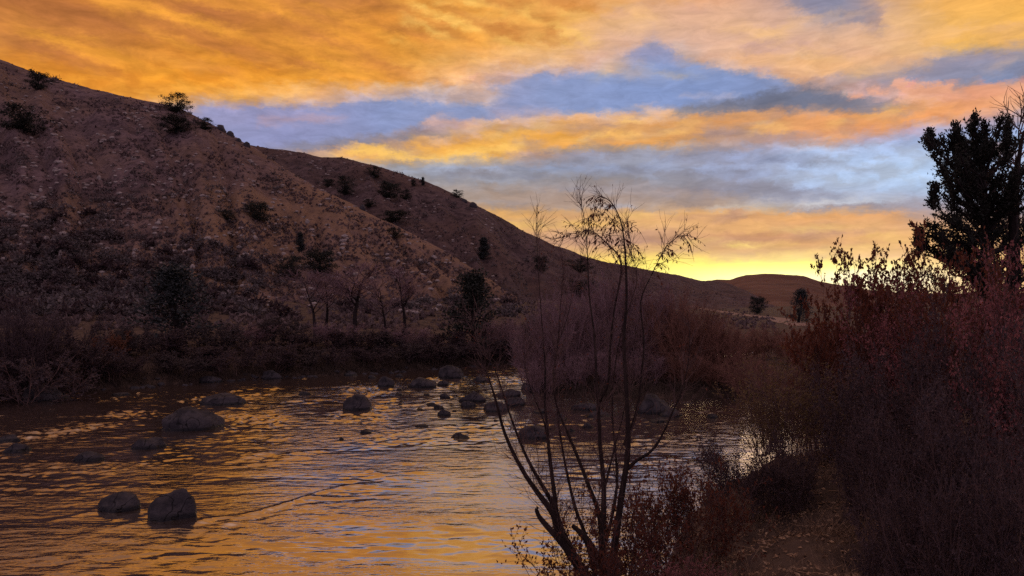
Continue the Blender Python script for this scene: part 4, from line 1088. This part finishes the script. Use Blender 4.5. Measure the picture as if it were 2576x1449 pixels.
OLIVE = two(241, (M_twig, M_oliveleaf), 'olive_willow', 'willow shrub', stems=44, H=2.3, base_r=.42, spread=.5, n1=8, n2=5, r_stem=.009, r_twig=.0024, leaf_n=7500, leaf=.058, leaf_w=.30, wob=.05, t1=.3)
AUTUMN = [two(250 + i, (M_twig, M_redleaf), 'autumn_shrub', 'shrub', stems=30, H=3.4, base_r=.8, spread=.75, n1=9, n2=4, r_stem=.012, r_twig=.003, leaf_n=9000, leaf=.085, leaf_w=.66, wob=.10, l1=.26, l2=.09) for i in range(2)]

# ---------------------------------------------------------------- far bank
G_ = 'shrubs along the far bank'
put_seen(CON[1], 462, 38, 668, 170, 'big dark bushy juniper standing alone on the far bank at the left')
put_seen(CON[1].recolour('conifer_tree', 'conifer', {'crown': M_needle}), 1192, 44, 684, 125, 'dark pyramid conifer on the far bank right of the bare cottonwoods')
put_seen(COT[0], 792, 43, 672, 150, 'leftmost bare cottonwood with a forked trunk on the far bank', 'bare cottonwoods on the far bank', rot=1.0)
put_seen(COT[1], 822, 45, 690, 110, 'thin leaning bare cottonwood close beside the forked one', 'bare cottonwoods on the far bank', rot=2.0)
put_seen(COT[1], 893, 44, 655, 170, 'tallest bare cottonwood with the thickest dark trunk on the far bank', 'bare cottonwoods on the far bank', rot=4.2)
put_seen(COT[0], 975, 45, 690, 120, 'bare cottonwood with a pale gap at its left, right of the tallest one', 'bare cottonwoods on the far bank', rot=3.0)
put_seen(COT[1], 1018, 47, 668, 120, 'slim bare cottonwood leaning right, nearest the dark pyramid conifer', 'bare cottonwoods on the far bank', rot=0.3)
FB = [ # px, Y, top, width, proto, label
 (20,27.5,770,190,BARE_DARK,'wide grey willow shrub at the far left edge of the far bank'),
 (95,29,775,190,BARE_DARK,'rounded purple-grey willow shrub second from the left edge on the far bank'),
 (170,30,830,160,BANKY[0],'low black shrub under the rounded purple-grey willow on the far bank'),
 (60,26.8,880,220,BANKY[1],'black spreading shrub overhanging the water at the far left'),
 (262,32.5,845,95,RUST,'small rusty orange shrub on the far bank left of the big juniper'),
 (325,34,820,110,BANKY_P[0],'grey-green shrub between the rusty shrub and the big juniper'),
 (300,31.5,900,130,BANKY[2],'dark low shrub at the water below the rusty shrub'),
 (395,35,850,120,BANKY[1],'dark shrub against the left foot of the big juniper'),
 (545,37,835,120,BANKY_P[1],'grey shrub against the right foot of the big juniper'),
 (480,34.5,890,150,BANKY[0],'black shrub at the water below the big juniper'),
 (625,39,838,110,BARE[2],'bare shrub right of the big juniper with a round top'),
 (690,40,822,110,BANKY_P[2],'grey-green shrub left of the forked cottonwood'),
 (655,37.5,885,130,BANKY[2],'low black shrub by the water left of the forked cottonwood'),
 (760,40,850,110,BANKY[0],'dark shrub at the foot of the forked cottonwood'),
 (845,41,835,105,BARE[0],'bare shrub between the forked and the tallest cottonwood'),
 (900,40,850,110,BANKY[1],'dark shrub at the foot of the tallest cottonwood'),
 (820,38.8,890,120,BANKY[0],'black shrub at the water below the two left cottonwoods'),
 (955,41,850,100,BANKY_P[0],'grey shrub in the gap right of the tallest cottonwood'),
 (930,39.5,895,120,BANKY[2],'low black shrub at the water below the tallest cottonwood'),
 (1030,42,838,110,BARE[1],'bare shrub left of the dark pyramid conifer'),
 (1055,41,880,110,BANKY[1],'dark shrub at the water left of the dark pyramid conifer'),
 (1120,43,850,100,BANKY[0],'dark shrub at the left foot of the dark pyramid conifer'),
 (1150,41.8,893,110,BANKY[2],'low black shrub in front of the dark pyramid conifer'),
 (1250,45,820,110,BARE[2],'bare shrub right of the dark pyramid conifer'),
 (1230,43.6,880,110,BANKY[1],'dark shrub over the boulder strewn channel mouth'),
 (1310,47,830,120,BANKY_P[1],'grey shrub behind the left end of the willow thicket'),
]
for px, Y, top, w, pr, lb in FB:
    put_seen(pr, px, Y, top - (24 if px > 330 else 8), w * 1.22, lb, G_)

_rb = np.random.default_rng(31)
for i in range(24):
    t = (i + _rb.uniform(.1, .9)) / 24; k = np.linspace(0, 1, 8); pl = FAR[2:10]
    qx, qy = np.interp(t, k, pl[:, 0]), np.interp(t, k, pl[:, 1]); qx, qy = qx - .35, qy + .55
    (BANKY if i % 3 else BANKY_P)[i % 3].put(qx, qy, _rb.uniform(1.8, 2.9), _rb.uniform(.7, 1.25), 'low dark shrub leaning over the water all along the far bank', 'low shrubs on the far waterline')
# ---------------------------------------------------------------- willow thicket on the upstream bar
TH = [(1345,30.5,800,120,0),(1385,31,740,120,1),(1425,30,722,130,2),(1470,31.5,700,140,0),(1512,30,720,130,1),(1555,31,690,140,2),(1600,30.5,715,140,0),(1645,31.5,700,150,1),(1690,30,730,140,2),
      (1735,31,745,140,0),(1780,30,770,130,1),(1820,29.5,800,120,2),(1365,29.6,890,110,1),(1450,29.4,880,120,2),(1540,29.3,870,130,0),(1630,29.4,880,130,1),(1720,29.2,880,120,2),(1800,29,890,110,0)]
TL = ['low willow at the left end of the thicket', 'willow just inside the left end of the thicket', 'tall willow behind the left stems of the foreground willow', 'tall grey willow in the left middle of the thicket',
      'willow behind the middle stems of the foreground willow', 'tallest willow in the middle of the thicket', 'willow behind the thickest foreground stem', 'broad willow right of the thickest foreground stem',
      'willow above the huge rounded boulder', 'thin willow right of the huge rounded boulder', 'willow near the right end of the thicket', 'low willow at the right end of the thicket',
      'short willow at the left foot of the thicket', 'short willow at the water under the left middle of the thicket', 'short willow at the water under the middle of the thicket', 'short willow beside the huge rounded boulder',
      'short willow at the water right of the huge rounded boulder', 'short willow at the right foot of the thicket']
for (px, Y, top, w, k), lb in zip(TH, TL):
    put_seen((BARE + BARE_RED)[k if px < 1660 else 3 + k % 2], px, Y, top, w, 'bare brown ' + lb, 'bare willows of the thicket')
MID = [(1850,34,835,150,'russet bare willow behind the right end of the river'),(1930,36,815,150,'russet willow with a pale top left of the lone dark valley tree'),(2010,33,850,150,'russet willow in front of the lone dark valley tree'),
       (1890,27.5,880,130,'short russet willow at the right end of the river'),(2080,30,820,150,'russet willow behind the olive willow'),(1970,25,905,130,'short russet willow above the olive willow'),(2060,24,880,140,'rust brown willow left of the big red shrubs'),
       (1760,50,800,120,'distant russet willow over the thicket'),(1700,60,788,110,'farther russet willow over the middle of the thicket')]
for i, (px, Y, top, w, lb) in enumerate(MID):
    put_seen(BARE_RED[i % 2], px, Y, top, w, lb, 'russet willows upstream')

# ---------------------------------------------------------------- right bank
put_seen(OLIVE, 1985, 11.5, 905, 300, 'olive yellow willow of many upright stems at the right end of the river')
put_seen(OLIVE.recolour('olive_willow', 'willow shrub', {'foliage': M_rustleaf}), 2085, 12.5, 900, 230, 'rusty upright willow between the olive willow and the big red shrubs')
put_seen(DARK2, 1880, 10.2, 1095, 250, 'low dark spreading shrub with water glinting through it')
put_seen(DARK2, 1975, 10.0, 1130, 190, 'black low shrub under the olive willow')
put_seen(KNEE, 1660, 8.3, 1180, 250, 'knee-high red-leaved shrub right of the foreground willow foot', rot=.4)
put_seen(KNEE, 1775, 8.8, 1150, 220, 'red-leaved shrub between the foreground willow and the low dark spreading shrub', rot=2.2)
put_seen(KNEE, 1580, 7.5, 1310, 210, 'small wine-red shrub hiding the foot of the foreground willow', rot=1.2)
put_seen(LEAFY[0], 1740, 7.1, 1395, 190, 'low wine-red shrub at the water edge by the trail', rot=3.3)
RB = [(2180,14.5,745,240,LEAFY[0],'wine-red shrub behind the others, under the backlit leaves'),
      (2120,12.5,840,200,LEAFY[2],'red-brown shrub at the left edge of the big red shrubs'),
      (2290,11.5,700,280,LEAFY[0],'tall wine-red shrub in front of the dark tree'),
      (2430,10.5,640,280,LEAFY[2],'tallest red-brown shrub covering the foot of the dark tree'),
      (2560,9.5,600,280,LEAFY[0],'tall wine-red shrub at the right edge'),
      (2180,9.6,900,220,LEAFY[1],'blackish shrub at the head of the trail'),
      (2290,8.6,860,260,LEAFY[1],'broad blackish shrub right of the trail'),
      (2440,8.0,800,300,LEAFY[1],'tall blackish shrub in the middle of the right bank'),
      (2590,7.4,780,300,LEAFY[0],'wine-red shrub on the right edge below the tall ones'),
      (2230,7.6,1060,230,DARK2,'low black shrub beside the trail bend'),
      (2340,6.9,1020,260,LEAFY[1],'black shrub behind the nearest shrubs'),
      (2480,6.2,960,320,LEAFY[1],'big near black shrub at the lower right'),
      (2260,6.0,1230,230,DARK2,'nearest low black shrub right of the trail'),
      (2400,5.4,1190,300,DARK2,'nearest black spreading shrub'),
      (2560,5.2,1120,320,DARK2,'nearest black shrub in the lower right corner')]
for i, (px, Y, top, w, pr, lb) in enumerate(RB):
    put_seen(pr, px, Y, top, w, lb, 'dark shrubs of the right bank')
put_seen(AUTUMN[0], 2120, 13.0, 655, 300, 'loose autumn shrub with backlit leaves against the sunset glow', rot=.5)
put_seen(AUTUMN[1], 2290, 12.6, 590, 320, 'taller autumn shrub with backlit red leaves beside the dark tree', rot=1.5)
put_seen(AUTUMN[1], 2210, 13.6, 650, 260, 'small autumn shrub filling the gap between the two backlit ones', rot=4)

def big_juniper():
    r = np.random.default_rng(404)
    Y0 = 16.0; x0 = (2500 - CX) / F * Y0; z0 = drop(x0, Y0)[0].z
    off = np.array([x0, Y0, z0]); root = bpy.data.objects.new('juniper_tree', None); COL.objects.link(root); root.location = off
    tag(root, 'large dark ragged evergreen tree cut off by the right edge', 'evergreen tree')
    T = Soup(); C = Soup()
    trunks = [[(2510,1050),(2505,900),(2495,760),(2480,640),(2478,520),(2470,420),(2452,340)], [(2505,900),(2535,760),(2550,640),(2548,520),(2560,420),(2575,330)]]
    for k, pl in enumerate(trunks):
        V, Fq, ln, rd = poly_tube(np.array([P(a, b, Y0 + .1 * k) for a, b in pl]) - off, np.linspace(.17, .02, len(pl)), 8); T.add((V, Fq))
    # limbs: seen tips of the ragged outline
    TIPS = [(2338,345,470),(2352,372,490),(2372,352,500),(2362,400,530),(2412,372,500),(2430,352,470),(2475,330,430),(2400,330,490),(2545,350,450),(2350,600,700),(2330,610,700),(2380,450,560),(2330,352,480),(2345,395,500),(2385,335,500),(2402,350,520),(2372,420,540),(2452,300,430),(2438,318,440),(2500,330,460),(2520,300,450),(2548,312,470),(2570,350,480),(2350,470,600),(2362,430,560),(2390,500,600),
            (2345,505,620),(2352,540,640),(2335,560,650),(2310,600,690),(2330,640,720),(2300,570,650),(2410,400,520),(2430,440,540),(2470,380,470),(2490,430,520),(2530,400,480),(2560,440,540),(2400,560,660),(2440,520,620),(2480,560,660),(2520,520,620),(2560,560,640),
            (2590,400,500),(2620,470,560),(2650,560,640),(2610,620,700),(2400,620,720),(2440,600,700),(2500,620,720),(2540,640,720),(2360,600,700),(2380,660,760),(2330,690,780),(2440,680,770),(2510,690,780),(2570,500,600),(2640,650,720),(2460,470,570),(2420,480,580)]
    for _ in range(40):
        a = r.uniform(2345, 2660); b = r.uniform(410, 770)
        if a < 2390 and 430 < b < 560: continue
        TIPS.append((a, b, b + r.uniform(60, 130)))
    limbs = []
    for (a, b, s) in TIPS:
        dy = r.uniform(-1.3, 1.3)
        tx = np.interp(s, [330, 520, 760, 1000], [2460, 2480, 2495, 2508])
        p0 = P(tx, s, Y0) - off; p2 = P(a, b, Y0 + dy) - off
        m = (p0 + p2) / 2 + r.normal(0, .12, 3) + [0, 0, -.10]
        limbs.append(np.stack([p0, p0 * .5 + m * .5, m, m * .5 + p2 * .5 + [0, 0, -.04], p2]))
    for (a, b0, b1) in [(2400, 322, 410), (2412, 340, 400), (2455, 296, 400), (2476, 318, 400), (2534, 305, 400), (2338, 338, 372), (2352, 470, 520), (2312, 585, 640)]:
        for k in range(9):      # little spires: short whorls up a leader
            f = k / 8; b = b1 + (b0 - b1) * f; w = 16 * (1 - f) + 3; Yk = Y0 + r.normal(0, .06)
            q0 = P(a, b + 6, Yk) - off; q1 = P(a + r.uniform(-w, w), b - 4, Yk + r.uniform(-.1, .1)) - off
            limbs.append(np.stack([q0 + (q1 - q0) * t for t in np.linspace(0, 1, 5)]))
    limbs = np.array(limbs); T.add(tubes(limbs, .045, .010, 5))
    p, d, t, ix = spawn(limbs[:-72], 30, .38, 1.0, 25, 70, r, bias=(0, 0, .15))
    q, dq, t, ix = spawn(limbs[-72:], 7, .2, 1.0, 25, 60, r, bias=(0, 0, .2)); p = np.vstack([p, q]); d = np.vstack([d, dq])
    s1 = grow(p, d, r.uniform(.07, .24, len(p)) * np.where(np.arange(len(p)) >= len(p) - 504, .5, 1), 5, .14, (0, 0, .10), r); T.add(tubes(s1, .010, .004, 3))
    n = 38000; idx = r.integers(0, len(s1), n); p, tg = along(s1, idx, r.uniform(.1, 1, n))
    p = p + r.normal(0, .03, p.shape)
    C.add(leaves(p, unit(tg * .7 + r.normal(0, .5, p.shape) + [0, 0, .25]), r.uniform(.035, .085, n), .5, r))
    link('trunk', T.mesh('trunk', True), M_trunk, root); link('crown', C.mesh('crown'), M_needle, root)
big_juniper()
def back_tree():
    t, c = bare_tree(420, 8.2, .34, 14, 8, 6, .10, .45, .009, lean=(.05, 0))
    p = Proto('bare_tree', 'bare tree', [('trunk', t, M_trunk), ('crown', c, M_twig)])
    put_seen(p, 2515, 19, 235, 240, 'leafless tree with fine twigs rising behind the large dark evergreen', rot=.9)
back_tree()

# ---------------------------------------------------------------- trees and shrubs of the slopes
def on_slope(pr, px, py, w, h, lb, group=None, **kw):
    loc, nor = land_hit(px, py)
    if loc is None: loc, nor = land_hit(px, py + 8)
    Y = loc.y
    return pr.put(loc.x, loc.y, w * Y / F, h * Y / F + .15, lb, group, z=loc.z - .1, **kw)
GJ = 'junipers on the slopes'
for a in [
 (JUN[0],445,283,66,46,'round juniper breaking the skyline of the near slope'),
 (JUN[1],95,226,56,46,'dark juniper just under the skyline at the upper left'),
 (JUN[0],58,332,116,64,'wide dark juniper low on the left edge of the near slope'),
 (JUN[1],445,335,84,42,'spreading dark shrub juniper right under the skyline juniper'),
 (JUN[0],512,326,50,30,'small dark juniper on the slope edge right of the skyline juniper'),
 (JUN[1],650,556,66,46,'dark juniper alone in the middle of the near slope'),
 (JUN[0],568,552,48,24,'flat dark juniper left of the lone one in the middle slope'),
 (CON[2],756,632,22,46,'slim pointed conifer above the bank trees'),
 (JUN[1],806,692,84,62,'bushy dark juniper at the foot of the near slope'),
 (JUN[0],728,694,70,50,'greyish juniper left of the bushy one at the slope foot'),
 (JUN[0],990,598,48,24,'low juniper on the right shoulder of the near slope'),
 (JUN[0],870,490,50,46,'dark juniper high in the fold of the middle slope'),
 (JUN[1],978,500,62,42,'broad dark juniper in the middle of the middle slope'),
 (JUN[0],940,446,42,28,'juniper close under the skyline of the middle slope'),
 (JUN[1],826,470,26,20,'small juniper at the left of the fold'),
 (JUN[0],1020,502,28,24,'small juniper right of the broad one on the middle slope'),
 (JUN[1],992,558,72,28,'dark juniper along the bottom of the fold'),
 (JUN[0],930,520,40,18,'low juniper below the one high in the fold'),
 (JUN[0],1150,497,28,20,'little round juniper standing on the skyline of the middle slope'),
 (CON[2],1064,466,10,20,'tiny thin snag on the skyline of the middle slope'),
 (JUN[1],1040,468,16,16,'tiny juniper left of the thin snag'),
 (CON[0],1216,652,38,54,'pointed conifer low on the right end of the middle slope'),
 (JUN[0],1458,686,60,36,'round juniper right under the long skyline, behind the willow top'),
 (JUN[1],1462,748,76,44,'dark juniper below the round one behind the willow'),
 (JUN[1],1362,684,34,40,'juniper left of the round one on the long slope'),
 (JUN[0],1560,760,60,34,'dim juniper low on the long slope behind the thicket'),
 (CON[1],2008,812,52,84,'lone dark tree on the valley floor by the pale track'),
 (JUN[1],1905,790,40,44,'small dark valley tree left of the lone one'),
]:
    on_slope(a[0], *a[1:5], a[5], GJ)
# boulders along the crest
def hill_rock(px, py, w, h, seed, mat=None, lb=None, group=None):
    loc, nor = land_hit(px, py)
    if loc is None: return
    Y = loc.y
    o = link('hillside_rock', rock_mesh(w * Y / F, w * Y / F * .9, h * Y / F + .1, seed, ICO2, 5), mat or M_rock)
    o.location = (loc.x, loc.y, loc.z - .08); o.rotation_euler[2] = seed
    tag(o, lb, 'rock', group)
for i, (px, py, w, h, lb) in enumerate([(556,328,26,14,'uppermost dark crag on the skyline right of the skyline juniper'),(579,342,20,13,'square dark crag second down the skyline'),(600,356,18,9,'low dark crag third down the skyline'),(621,369,20,13,'lowest dark crag on the skyline before the gap'),
                         (1190,520,22,12,'dark rock step on the skyline below the little round juniper'),(1168,508,18,8,'small rock on the skyline beside the little round juniper'),(912,528,20,14,'pale rock on the edge of the near slope fold')]):
    hill_rock(px, py, w, h, 700 + i, None, lb, 'crags on the skyline')
PALE = [(62,655),(160,640),(210,700),(335,640),(445,662),(480,672),(300,690),(150,735),(120,600),(260,540),(400,560),(520,600),(600,650),(690,690),(545,700),(640,720),(95,770),(40,700),(200,620),(350,720),(430,735),(720,640),(780,560),(860,640),(930,620),(560,480),(470,440),(330,400),(250,450),(110,480),(30,540),(640,600),(890,690),(1000,660),(240,760),(310,770),(500,760),(610,770)]
for i, (px, py) in enumerate(PALE):
    hill_rock(px + rng.uniform(-8, 8), py, rng.uniform(9, 19), rng.uniform(5, 10), 760 + i, M_rock2, 'small pale stone lying in the dry grass of the near slope', 'pale stones on the near slope')

def slope_stones():
    r = np.random.default_rng(73); S = Soup(); k = 0
    while k < 900:
        px = r.uniform(-40, 1250); py = r.uniform(200, 790)
        loc, nor = land_hit(px, py)
        if loc is None or loc.y < 46 or float(vnoise(np.array(px / 70.), np.array(py / 34.), 44)) < r.uniform(-.35, .6): continue
        s = r.uniform(.12, .34) * (1 + loc.y / 300); V = ICO2[0] * (1 + .3 * n3(ICO2[0], 1.5, int(r.integers(1, 999))))[:, None]
        S.add((V * [s, s * .9, s * .6] + np.array(loc[:]), ICO2[1])); k += 1
    link('slope_stones', S.mesh('slope_stones'), M_rock2, kind='stuff')
slope_stones()
# sagebrush: every clump one could count is an object; the rest of the cover is one object
def sage_mesh(seed, n=170):
    r = np.random.default_rng(seed)
    d = unit(r.normal(0, 1, (n, 3)) * [1, 1, .7] + [0, 0, .5]); d[:, 2] = np.abs(d[:, 2])
    rad = r.uniform(.15, 1, n) ** .6
    p = d * rad[:, None] * [.44, .44, .50] * (1 + .35 * np.sin(5 * np.arctan2(d[:, 1], d[:, 0]) + seed))[:, None]
    V, Fq = leaves(p, unit(d + r.normal(0, .6, p.shape)), r.uniform(.16, .34, n), .5, r)
    return V, Fq
SAGE = [Soup().add(sage_mesh(900 + i)).mesh('sagebrush') for i in range(4)]
SAGE2 = []
for m in SAGE[:2]:
    q = m.copy(); q.materials.append(M_darkleaf); SAGE2.append(q)
spots = []
r = np.random.default_rng(99)
while len(spots) < 1150:
    px = r.uniform(-30, 1330); py = r.uniform(190, 800)
    loc, nor = land_hit(px, py)
    if loc is None or loc.y < 43: continue
    dens = 0.12 + 0.8 * sstep(430, 720, py) * sstep(900, 300, px) + .6 * vnoise(np.array(loc.x * .08), np.array(loc.y * .05), 5)
    if r.uniform() > dens: continue
    s = r.uniform(.5, 1.5) * (1.0 if loc.y < 150 else 1.4)
    spots.append((s * F / loc.y, loc.x, loc.y, loc.z, s, px, py))
spots.sort(reverse=True)
rest = Soup(); base = [sage_mesh(950 + i, 40) for i in range(3)]
for i, (app, x, y, z, s, px, py) in enumerate(spots):
    if i < 290:
        dk = i % 3 == 0
        o = link('sagebrush', (SAGE2[i % 2] if dk else SAGE[i % 4]), None if dk else M_sage)
        o.location = (x, y, z - .05); o.rotation_euler[2] = r.uniform(0, 6.28); o.scale = (s * 1.25, s * 1.25, s)
        zone = 'at the left foot of the near slope' if px < 420 and py > 600 else 'at the foot of the near slope behind the bank trees' if py > 600 else 'on the upper part of the near slope' if py < 430 else 'halfway up the near slope'
        tag(o, ('almost black' if dk else 'grey-brown') + ' sagebrush clump ' + zone, 'sagebrush', 'sagebrush clumps on the slopes')
    else:
        V, Fq = base[i % 3]; a = r.uniform(0, 6.28); c, sn = math.cos(a), math.sin(a)
        R = np.array([[c, -sn, 0], [sn, c, 0], [0, 0, 1]])
        rest.add((V @ R.T * [s * 1.2, s * 1.2, s] + [x, y, z - .05], Fq))
link('sagebrush_cover', rest.mesh('sagebrush_cover'), M_sage, kind='stuff')

# pale bunch grass over the slopes
def slope_tufts(n, seed):
    r = np.random.default_rng(seed); pos = []; sz = []
    while len(pos) < n:
        px = r.uniform(-60, 1950); py = r.uniform(150, 830)
        loc, nor = land_hit(px, py)
        if loc is None or loc.y < 41 or loc.y > 420: continue
        if r.uniform() > .10 + .95 * sstep(-.1, .42, float(fbm(np.array(px / 120.), np.array(py / 50.), 3, 14)) + (.35 if py > 560 else 0)): continue
        pos.append(loc[:]); sz.append(r.uniform(.18, .46) * (1 + loc.y / 400))
    pos = np.array(pos); sz = np.array(sz); k = 4
    P_ = np.repeat(pos, k, 0); Z = np.repeat(sz, k)
    d = np.stack([r.normal(0, .75, len(P_)), r.normal(0, .75, len(P_)), np.ones(len(P_))], 1)
    return Soup().add(leaves(P_ - [0, 0, .05], d, Z * r.uniform(.7, 1.2, len(Z)), .55, r)).mesh('slope_grass')
link('slope_grass', slope_tufts(13000, 5), M_tuft, kind='stuff')

# ---------------------------------------------------------------- near bank grass, litter, shore stones
def near_cover():
    r = np.random.default_rng(61)
    n = 90000; x = r.uniform(-1, 9, n); y = r.uniform(3.2, 22, n)
    dn = seg_dist(x, y, NEAR); ok = ~inside(x, y, RIV) & (dn > .12)
    dens = np.clip(.35 + .9 * vnoise(x * .9, y * .9, 4), .05, 1) * sstep(.1, .8, dn) 
    ok &= r.uniform(0, 1, n) < dens
    x, y = x[ok], y[ok]; z = ground_z(x, y)
    p = np.stack([x, y, z - .02], 1)
    d = np.stack([r.normal(0, .55, len(x)), r.normal(0, .55, len(x)), np.ones(len(x))], 1)
    s1 = grow(p, d, r.uniform(.08, .34, len(x)), 4, .18, (0, 0, -.12), r)
    S = Soup().add(tubes(s1, .0045, .0012, 3))
    link('dry_grass', S.mesh('dry_grass'), M_grass, kind='stuff')
    n = 12000; x = r.uniform(0, 8, n); y = r.uniform(3.5, 16, n); ok = ~inside(x, y, RIV) & (seg_dist(x, y, NEAR) > .2); x, y = x[ok], y[ok]
    p = np.stack([x, y, ground_z(x, y) + .015], 1)
    d = np.stack([r.normal(0, 1, len(x)), r.normal(0, 1, len(x)), r.normal(.05, .25, len(x))], 1)
    link('leaf_litter', Soup().add(leaves(p, d, r.uniform(.03, .075, len(x)), .6, r)).mesh('leaf_litter'), M_litter, kind='stuff')
    n = 420; x = r.uniform(.5, 7, n); y = r.uniform(4, 14, n); ok = ~inside(x, y, RIV) & (seg_dist(x, y, NEAR) > .3); x, y = x[ok], y[ok]
    d = np.stack([r.normal(0, 1, len(x)), r.normal(0, 1, len(x)), r.normal(.03, .06, len(x))], 1)
    s1 = grow(np.stack([x, y, ground_z(x, y) + .02], 1), d, r.uniform(.12, .6, len(x)), 5, .12, (0, 0, 0), r)
    link('fallen_twigs', Soup().add(tubes(s1, .006, .002, 4)).mesh('fallen_twigs'), M_litter, kind='stuff')
    # reedy grass along the far shore and the bar
    n = 26000; pl = np.vstack([FAR[2:10], ]); k = r.integers(0, len(pl) - 1, n); t = r.uniform(0, 1, n)[:, None]
    q = pl[k] * (1 - t) + pl[k + 1] * t
    half = n // 3; pl2 = NEAR[12:21]; k = r.integers(0, len(pl2) - 1, half); t = r.uniform(0, 1, half)[:, None]
    q[:half] = pl2[k] * (1 - t) + pl2[k + 1] * t
    q = q + r.normal(0, .75, q.shape); x, y = q[:, 0], q[:, 1]; ok = ~inside(x, y, RIV); x, y = x[ok], y[ok]
    p = np.stack([x, y, ground_z(x, y) - .03], 1)
    d = np.stack([r.normal(0, .4, len(x)), r.normal(0, .4, len(x)), np.ones(len(x))], 1)
    s1 = grow(p, d, r.uniform(.15, .6, len(x)), 4, .12, (0, 0, -.06), r)
    link('bank_grass', Soup().add(tubes(s1, .011, .003, 3)).mesh('bank_grass'), M_grass_dark, kind='stuff')
M_grass_dark = mat_leaf('dull bank grass', [(0.035, 0.024, 0.018), (0.07, 0.048, 0.034), (0.11, 0.078, 0.055)], 2.0, 0.15, 0.8)
near_cover()
def shore_stones():
    r = np.random.default_rng(8); S = Soup()
    pl = FAR[1:10]
    for i in range(200):
        k = r.integers(0, len(pl) - 1); t = r.uniform(); q = pl[k] * (1 - t) + pl[k + 1] * t + r.normal(0, .35, 2)
        s = r.uniform(.04, .15); V = ICO2[0] * (1 + .25 * n3(ICO2[0], 1.6, int(r.integers(1, 999))))[:, None]
        V = V * [s * r.uniform(.8, 1.5), s, s * .6]; a = r.uniform(0, 6.28); c, sn = math.cos(a), math.sin(a)
        S.add((V @ np.array([[c, -sn, 0], [sn, c, 0], [0, 0, 1]]).T + [q[0], q[1], max(0.0, float(ground_z(np.array([q[0]]), np.array([q[1]]))[0]))], ICO2[1]))
    link('shore_gravel', S.mesh('shore_gravel', True), M_rock, kind='stuff')
shore_stones()
# pale track across the valley floor
def track(pts, wd):
    L = []
    pts = np.array(pts, float)
    q = np.linspace(0, 1, 60); s = np.linspace(0, 1, len(pts))
    for a in q:
        px, py = np.interp(a, s, pts[:, 0]), np.interp(a, s, pts[:, 1])
        loc, nor = land_hit(px, py); L.append(loc[:])
    L = np.array(L); x, y = L[:, 0], L[:, 1]
    tg = np.gradient(np.stack([x, y], 1), axis=0); tg /= np.linalg.norm(tg, axis=1)[:, None] + 1e-9; nx, ny = -tg[:, 1], tg[:, 0]
    V = []
    for s_ in (-1, -.33, .33, 1):
        X = x + nx * wd * s_; Yv = y + ny * wd * s_
        Z = np.array([drop(a, b)[0].z for a, b in zip(X, Yv)]) + .02
        V.append(np.stack([X, Yv, Z], 1))
    V = np.stack(V, 1).reshape(-1, 3)
    return make_mesh('path', V, [grid_faces(60, 4)], True)
M_path = mat_rough('pale dirt track', [(0.17, 0.105, 0.08), (0.30, 0.20, 0.155)], 0.8, 0.95, 0.3, 4)
link('path', track([(1745,772),(1800,782),(1870,792),(1940,800),(2030,820)], 1.6), M_path, kind='structure')
